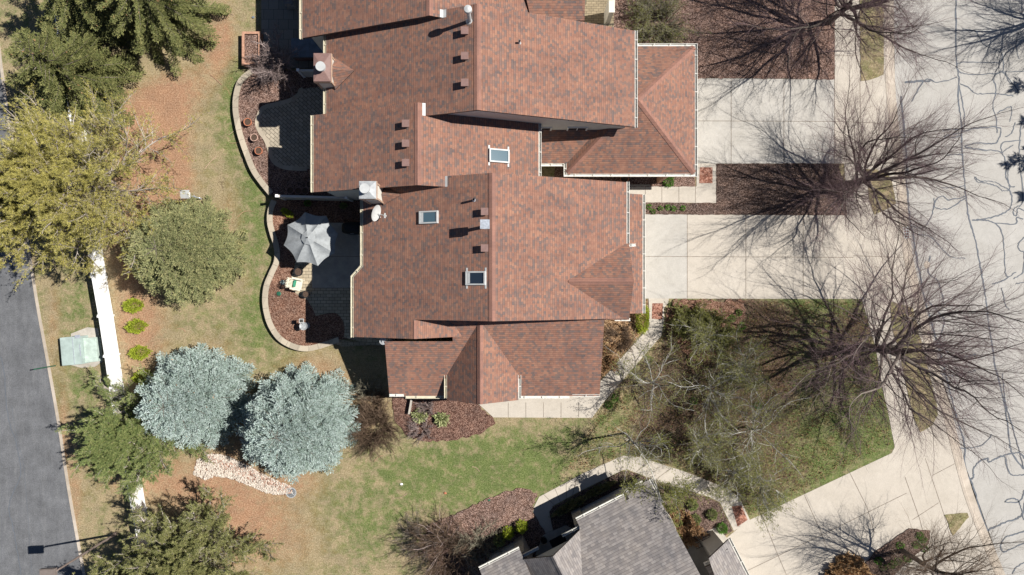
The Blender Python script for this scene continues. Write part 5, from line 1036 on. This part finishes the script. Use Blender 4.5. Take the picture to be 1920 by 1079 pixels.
# beige resin armchair with green cushion
cl = P(560, 533, PZ+.012); ang = rad(-12)
t = thing('garden_chair', 'beige slatted garden chair with a green cushion on the sunny pavers', 'chair', tuple(cl)); R3 = Matrix.Rotation(ang, 3, 'Z')
def W(x, y, z): return cl + R3 @ Vector((x, y, z))
mb = MB(); mb.box(W(.08, 0, .40), (.52, .54, .05), rot=ang); build('seat', mb, 'beige_plastic', t)
mb = MB()
for j in range(7):
    y = (j-3)*.085; hh = .98-.018*(j-3)**2; a, b = W(-.18, y*.8, .38), W(-.50, y*1.15, hh); mb.cyl(a, b, .033, .033, 6)
mb.box(W(-.42, 0, .8), (.04, .6, .06), rot=ang); build('backrest', mb, 'beige_plastic', t)
for sg in (-1, 1): mb = MB(); mb.box(W(.03, sg*.32, .62), (.66, .11, .035), rot=ang); build('armrest', mb, 'beige_plastic', t)
for sx in (-.2, .3):
    for sy in (-.29, .29): mb = MB(); mb.box(W(sx, sy, .3), (.06, .06, .6), rot=ang); build('leg', mb, 'beige_plastic', t)
o = (lambda mb: (mb.box(W(-.10, 0, .50), (.15, .42, .22), rot=ang), build('cushion', mb, 'cushion_green'))[1])(MB()); bv = o.modifiers.new('b', 'BEVEL'); bv.width = .05; bv.segments = 3
tag(o, 'small green patterned cushion lying on the beige chair', 'cushion')
def pot(label, px, py, r, h, mat, z=PZ, group=None, plant=None):
    l = P(px, py, z+h); t = thing('plant_pot', label, 'plant pot', (l.x, l.y, z), group); c = (l.x, l.y, z)
    mb = MB(); mb.lathe(c, [(r*.68, 0), (r*.95, h*.82), (r*1.05, h*.82), (r*1.05, h), (r*.88, h), (r*.86, h*.86)], 24); build('pot', mb, mat, t, smooth=False)
    mb = MB(); mb.lathe(c, [(r*.5, h*.84), (r*.87, h*.87)], 20); build('soil', mb, 'potting_soil', t); return t
GPt = 'terracotta pots along the curved wall'
pot('bright terracotta pot uppermost of three along the curved wall', 464, 229, .235, .34, 'terracotta', group=GPt); pot('pale rimmed terracotta pot between the other two along the curved wall', 476, 258, .225, .34, 'pale_terracotta', group=GPt); pot('bright terracotta pot lowest of three along the curved wall', 484.5, 283, .23, .34, 'terracotta', group=GPt)
GPs = 'empty dark pots in the shade by the privacy fence'
for px, py, lab in [(544, 357, 'empty dark pot at the left end of the row by the privacy fence'), (559, 358, 'empty dark pot second in the row by the privacy fence'), (572, 358, 'empty dark pot third in the row by the privacy fence'), (580, 346, 'empty dark pot set apart behind the row, under the eave')]: pot(lab, px, py, .22, .4, 'brown_metal', group=GPs)
pot('grey round pot of dry plants under the edge of the umbrella', 559, 510, .26, .42, 'black_plastic'); pot('dark pot of dry stems at the shadow line beside the beige chair', 573, 552, .22, .42, 'black_plastic')
pot('terracotta pot in the dark entry beside the white gutter', 1171, 335, .26, .4, 'terracotta', 0.04)
# covered barbecue
c = P(661, 428, PZ+.9); t = thing('covered_barbecue', 'barbecue under a black cover against the house wall', 'barbecue', (c.x, c.y, PZ))
mb = MB(); i = 0
pr = [(.0, .66, .34), (.5, .64, .33), (.85, .68, .36), (1.02, .60, .28), (1.12, .42, .16)]
for z, a, b in pr:
    for k in range(24):
        th = 2*math.pi*k/24; x = a*math.copysign(abs(math.cos(th))**.5, math.cos(th)); y = b*math.copysign(abs(math.sin(th))**.5, math.sin(th)); mb.v.append((c.x+x, c.y+y, PZ+z))
for j in range(len(pr)-1):
    for k in range(24): mb.f.append((j*24+k, j*24+(k+1) % 24, (j+1)*24+(k+1) % 24, (j+1)*24+k)); mb.m.append(0)
mb.f.append(tuple(4*24+k for k in range(24))); mb.m.append(0); build('cover', mb, 'black_plastic', t, smooth=True)
mb = MB(); mb.box((c.x-.03, c.y-.34, PZ+.88), (.2, .02, .06)); build('badge', mb, 'white_metal', t)
# solar bird bath
c = P(568.5, 612, 1.05); t = thing('bird_bath', 'grey bird bath with a square solar panel on the red mulch', 'bird bath', (c.x, c.y, PZ-.02))
mb = MB(); mb.lathe((c.x, c.y, PZ-.02), [(.2, 0), (.16, .05), (.05, .1), (.045, .62)], 20); build('pedestal', mb, 'grey_metal', t)
mb = MB(); mb.lathe((c.x, c.y, PZ+.58), [(.05, 0), (.2, .04), (.25, .1), (.235, .1), (.16, .05), (.02, .04)], 28); build('bowl', mb, 'grey_metal', t)
s = P(565, 602, 1.2); mb = MB(); ax = Matrix.Rotation(rad(14), 3, 'Y'); mb.box(s, (.27, .25, .02), ax=ax); pn = build('solar_panel', mb, 'white_metal', t); mb = MB(); mb.box(s+Vector((.003, 0, .013)), (.21, .19, .006), ax=ax); build('cells', mb, 'iron', pn)
mb = MB(); mb.cyl((c.x-.05, c.y+.1, PZ+.65), s, .014, n=8); mb.cyl((c.x-.02, c.y-.1, PZ+.6), (c.x-.05, c.y-.14, PZ+1.35), .012, n=8); build('support_rod', mb, 'grey_metal', t)
for px, py, lab in [(530, 530, 'pale green round sprinkler cover in the red mulch near the chair'), (523, 551, 'darker green irrigation cover in the red mulch near the curved wall')]:
    mb = MB(); mb.lathe(tuple(P(px, py, PZ-.02)), [(.15, 0), (.15, .03), (.11, .05)], 14, sx=1.0, sy=.9); tag(build('irrigation_cover', mb, 'marker_green' if px == 523 else 'transformer_green'), lab, 'cover')
mound('patio_shrub', 'pointed yellow green shrub at the top of the umbrella patio bed', 543, 401, .42, .18, .32, 401, 'lime_shrub', 420, .09, z0=PZ, rot=-.6)
mound('patio_shrub', 'small shaded green shrub by the privacy fence above the umbrella', 581, 383, .2, .18, .3, 402, 'bright_green', 200, .09, z0=PZ)
mound('patio_shrub', 'small shaded shrub below the grey chimney', 647, 388, .2, .16, .3, 403, 'green_pine', 200, .09, z0=PZ)
# raised planter
zp = .55; q = [(PX(x, zp), PY(y, zp)) for x, y in [(454,122),(488,122),(488,60),(454.5,60)]]; t = thing('raised_planter', 'rectangular cedar planter box filled with dry soil at the lawn edge', 'planter', ((q[0][0]+q[1][0])/2, (q[0][1]+q[2][1])/2, 0))
mb = MB(); x0, y0 = q[0]; x1, y1 = q[2]
mb.sweep([(x0, y0, 0), (x1, y0, 0), (x1, y1, 0), (x0, y1, 0)], [(0, 0), (0, zp-.04), (.05, zp-.04), (.05, 0)], closed=True); build('sides', mb, 'cedar', t)
mb = MB(); mb.sweep([(x0-.02, y0-.02, zp-.04), (x1+.02, y0-.02, zp-.04), (x1+.02, y1+.02, zp-.04), (x0-.02, y1+.02, zp-.04)], [(0, 0), (0, .04), (.15, .04), (.15, 0)], closed=True); build('rim', mb, 'cedar', t)
mb = MB(); mb.prism([(x0+.05, y0+.05), (x1-.05, y0+.05), (x1-.05, y1-.05), (x0+.05, y1-.05)], 0, zp-.12); build('soil', mb, 'mulch', t)
# hot tub cover, air conditioner
q = [(PX(546, .95), PY(107.5, .95)), (PX(616, .95), PY(72, .95))]; t = thing('hot_tub', 'flat topped hot tub under a dull blue cover in the corner of the slate patio', 'hot tub', ((q[0][0]+q[1][0])/2, (q[0][1]+q[1][1])/2, .06))
mb = MB(); mb.prism([(q[0][0]+.05, q[0][1]+.05), (q[1][0]-.05, q[0][1]+.05), (q[1][0]-.05, q[1][1]-.05), (q[0][0]+.05, q[1][1]-.05)], .06, .84); build('tub', mb, 'brown_metal', t)
mb = MB(); mx_ = (q[0][0]+q[1][0])/2
for xa_, xb_ in ((q[0][0], mx_-.008), (mx_+.008, q[1][0])): mb.prism([(xa_, q[0][1]), (xb_, q[0][1]), (xb_, q[1][1]), (xa_, q[1][1])], .84, .95)
build('cover', mb, 'cover_blue', t)
q = P(540, 0, .9); t = thing('air_conditioner', 'grey air conditioner with a speckled top at the upper patio edge', 'air conditioner', (q.x, q.y+.2, .06))
mb = MB(); mb.box((q.x, q.y+.2, .45), (.52, .9, .78)); build('cabinet', mb, 'grey_metal', t); mb = MB(); mb.box((q.x, q.y+.2, .86), (.56, .94, .04)); build('top_grille', mb, 'flagstone', t)
# white vinyl fence
FB = [(115,-60),(132,40),(150,160),(168,290),(185,420),(194,485),(214,600),(227,687),(236,750),(253,830),(262,880),(278,975),(300,1079),(312,1140)]
FBs = spline([P(x, y, 0) for x, y in FB], 8); FH = 1.5
t = thing('vinyl_fence', 'long white vinyl fence along the asphalt road', 'fence', tuple(P(227, 687, 0)))
# post positions every panel length
acc = 0; posts = [FBs[0]]; prev = FBs[0]; PL = 2.44
for a, b in zip(FBs, FBs[1:]):
    d = (b-a).length; s = 0
    while acc + d - s >= PL: s += PL-acc; acc = 0; posts.append(a+(b-a).normalized()*s)
    acc += d-s
for a, b in zip(posts, posts[1:]):
    ang = math.atan2((b-a).y, (b-a).x); L_ = (b-a).length; m = (a+b)/2; mb = MB(); d = (b-a)/L_
    nb_ = 12
    for j in range(nb_): c = a+(b-a)*((j+.5)/nb_); mb.box((c.x, c.y, .05+(FH-.1)/2), (L_/nb_-.004, .03, FH-.1), rot=ang)
    pn = build('panel', mb, 'vinyl_white', t)
    for zz in (FH-.03, .1): mb = MB(); mb.box((m.x, m.y, zz), (L_-.13, .055, .1), rot=ang); build('rail', mb, 'vinyl_white', t)
for p in posts:
    mb = MB(); mb.box((p.x, p.y, (FH+.04)/2), (.13, .13, FH+.04), rot=1.35); mb.box((p.x, p.y, FH+.055), (.17, .17, .03), rot=1.35); build('post', mb, 'vinyl_white', t)
# transformer box on its pad
sheet('concrete_pad', [(133,626),(164,614),(184,616),(192,678),(178,688),(152,690),(128,684)], .05, 'weathered_concrete', .1)
c = P(148, 657, .8); ang = rad(5); t = thing('utility_cabinet', 'low pale green electrical cabinet with ribbed lid between the road and the fence', 'utility box', (c.x, c.y, .05)); R3 = Matrix.Rotation(ang, 3, 'Z')
def W2(x, y, z): return Vector((c.x, c.y, 0))+R3 @ Vector((x, y, z))
mb = MB(); mb.box(W2(-.45, 0, .45), (1.25, 1.72, .8), rot=ang); build('cabinet', mb, 'transformer_green', t)
mb = MB(); mb.box(W2(.55, -.05, .30), (.8, 1.5, .5), rot=ang); bd = build('fin_housing', mb, 'transformer_light', t)
mb = MB()
for j in range(5): mb.box(W2(.55, -.62+j*.29, .575), (.72, .16, .05), rot=ang)
build('cooling_ribs', mb, 'transformer_light', bd); mb = MB(); mb.box(W2(-.3, .02, .862), (.03, 1.66, .02), rot=ang); mb.box(W2(.12, 0, .866), (.05, .7, .02), rot=ang); build('lid_seam', mb, 'galvanised', t)
mb = MB(); mb.box(W2(.03, .84, .87), (.3, .2, .06), rot=ang); build('hasp', mb, 'galvanised', t)
# green marker post, lamp, bird house
c = P(104, 686, 0); t = thing('marker_post', 'thin dark green marker post at the kerb of the asphalt road', 'post', tuple(c)); mb = MB(); mb.cyl(c, c+Vector((0, 0, 1.9)), .035, n=8); build('shaft', mb, 'marker_green', t); mb = MB(); mb.cyl(c+Vector((0, 0, 1.9)), c+Vector((0, 0, 1.96)), .045, .02, 8); build('cap', mb, 'marker_green', t)
c = P(216, 1002, 0); hd = P(92, 1074, 5.35); t = thing('street_lamp', 'brown street lamp with a box shaped head over the asphalt road', 'street lamp', tuple(c))
mb = MB(); mb.cyl(c, (c.x, c.y, 5.3), .075, .055, 12); mb.cyl(c, c+Vector((0, 0, .25)), .15, .12, 12); build('pole', mb, 'lamp_pole', t)
mb = MB(); top_ = Vector((c.x, c.y, 5.3)); mb.cyl(top_, (hd.x+.3, hd.y, 5.4), .04, n=8); build('arm', mb, 'lamp_pole', t)
mb = MB(); mb.box((hd.x, hd.y, 5.4), (.85, .5, .2), rot=rad(3)); mb.box((hd.x, hd.y, 5.52), (.78, .44, .05), rot=rad(3)); build('head', mb, 'lamp_brown', t)
c = P(377, 373, 0); t = thing('bird_house', 'white roofed bird house on a pale post beside the rounded fir', 'bird house', tuple(c)); mb = MB()
mb.cyl(c, c+Vector((0, 0, 1.75)), .05, n=8)
for k in range(3): mb.cyl(c+Vector((0, 0, .3+k*.4)), c+Vector((.12*math.cos(k*2), .12*math.sin(k*2), .5+k*.4)), .02, n=6)
build('post', mb, 'galvanised', t); mb = MB(); mb.box(c+Vector((0, 0, 1.92)), (.3, .3, .32)); build('box', mb, 'white_trim', t); mb = MB()
for sg in (-1, 1): mb.slab([c+Vector((-.25, 0, 2.24)), c+Vector((.25, 0, 2.24)), c+Vector((.25, sg*.25, 2.08)), c+Vector((-.25, sg*.25, 2.08))], .03, 0, 0)
build('roof', mb, 'white_metal', t)
# fallen sticks and litter on the lawn
rs = random.Random(12)
def stick(px, py, L_, a, bend, i):
    p = P(px, py, .03); pts = [p+Matrix.Rotation(a, 3, 'Z') @ Vector((L_*(f-.5), bend*math.sin(math.pi*f)*L_, 0)) for f in [j/6 for j in range(7)]]; mb = MB()
    for u_, v_ in zip(pts, pts[1:]): mb.cyl(u_, v_, .014, .012, 5)
    return tag(build('fallen_stick', mb, 'cedar' if i % 2 else 'pale_terracotta'), 'curved dead twig lying on the lawn', 'stick', 'fallen twigs on the lawn')
for i, (px, py) in enumerate([(436,245),(440,268),(452,293),(350,275),(285,335),(460,402),(243,600),(270,665),(262,695),(340,620),(892,880),(710,860),(750,930),(405,150),(425,25),(300,255),(395,305),(380,95)]): stick(px, py, rs.uniform(.5, 1.1), rs.uniform(0, 6), rs.uniform(-.2, .25), i)
for i, (px, py, m_, lab) in enumerate([(835, 925, 'terracotta', 'orange leaf lying on the green lawn'), (753, 908, 'vinyl_white', 'white scrap on the lawn below the low wing'), (475, 33, 'cover_blue', 'small pale blue scrap on the lawn by the slate patio'), (917, 938, 'marker_green', 'small green irrigation cap at the mulch edge')]):
    mb = MB(); mb.lathe(tuple(P(px, py, .03)), [(.09, 0), (.1, .03), (.04, .05)], 7, sx=1, sy=.7); tag(build('lawn_scrap', mb, m_), lab, 'scrap')
# small white pipe fence by the low wing, rock edging
t = thing('picket_divider', 'short pale board standing in the leaf bed south of the low wing', 'fence', tuple(P(768, 765, 0))); mb = MB(); a, b = P(773, 748), P(768, 775); mb.box(((a+b)/2+Vector((0, 0, .2))), (.1, (a-b).length, .4), rot=rad(-10)); build('board', mb, 'weathered_concrete', t)
# wire bench on the courtyard of the grey house
c = P(1314, 1012, .075); ang = rad(27); t = thing('wire_bench', 'black wire bench on the shaded courtyard of the grey house', 'bench', tuple(c)); R3 = Matrix.Rotation(ang, 3, 'Z')
def W3(x, y, z): return c+R3 @ Vector((x, y, z))
mb = MB()
for j in range(7): mb.cyl(W3(-.5+j*.17, -.2, .42), W3(-.5+j*.17, .2, .42), .008, n=5)
for y in (-.22, .22): mb.cyl(W3(-.55, y, .42), W3(.55, y, .42), .014, n=6)
build('seat', mb, 'iron', t); mb = MB()
for x in (-.52, -.26, 0, .26, .52): mb.cyl(W3(x, .22, .42), W3(x, .28, .85), .009, n=5)
mb.cyl(W3(-.54, .28, .85), W3(.54, .28, .85), .014, n=6); build('backrest', mb, 'iron', t)
for x in (-.5, .5):
    for y in (-.2, .2): mb = MB(); mb.cyl(W3(x, y, 0), W3(x, y, .42), .013, n=6); build('leg', mb, 'iron', t)
# flower pot pair on the porch of the grey house
mb = MB(); c = P(1020, 1015, .5); t = thing('porch_planter', 'dark planter standing on the shaded porch of the grey house', 'plant pot', (c.x, c.y, .06)); mb.lathe((c.x, c.y, .06), [(.14, 0), (.2, .4), (.17, .4), (.15, .34)], 16); build('pot', mb, 'iron', t)
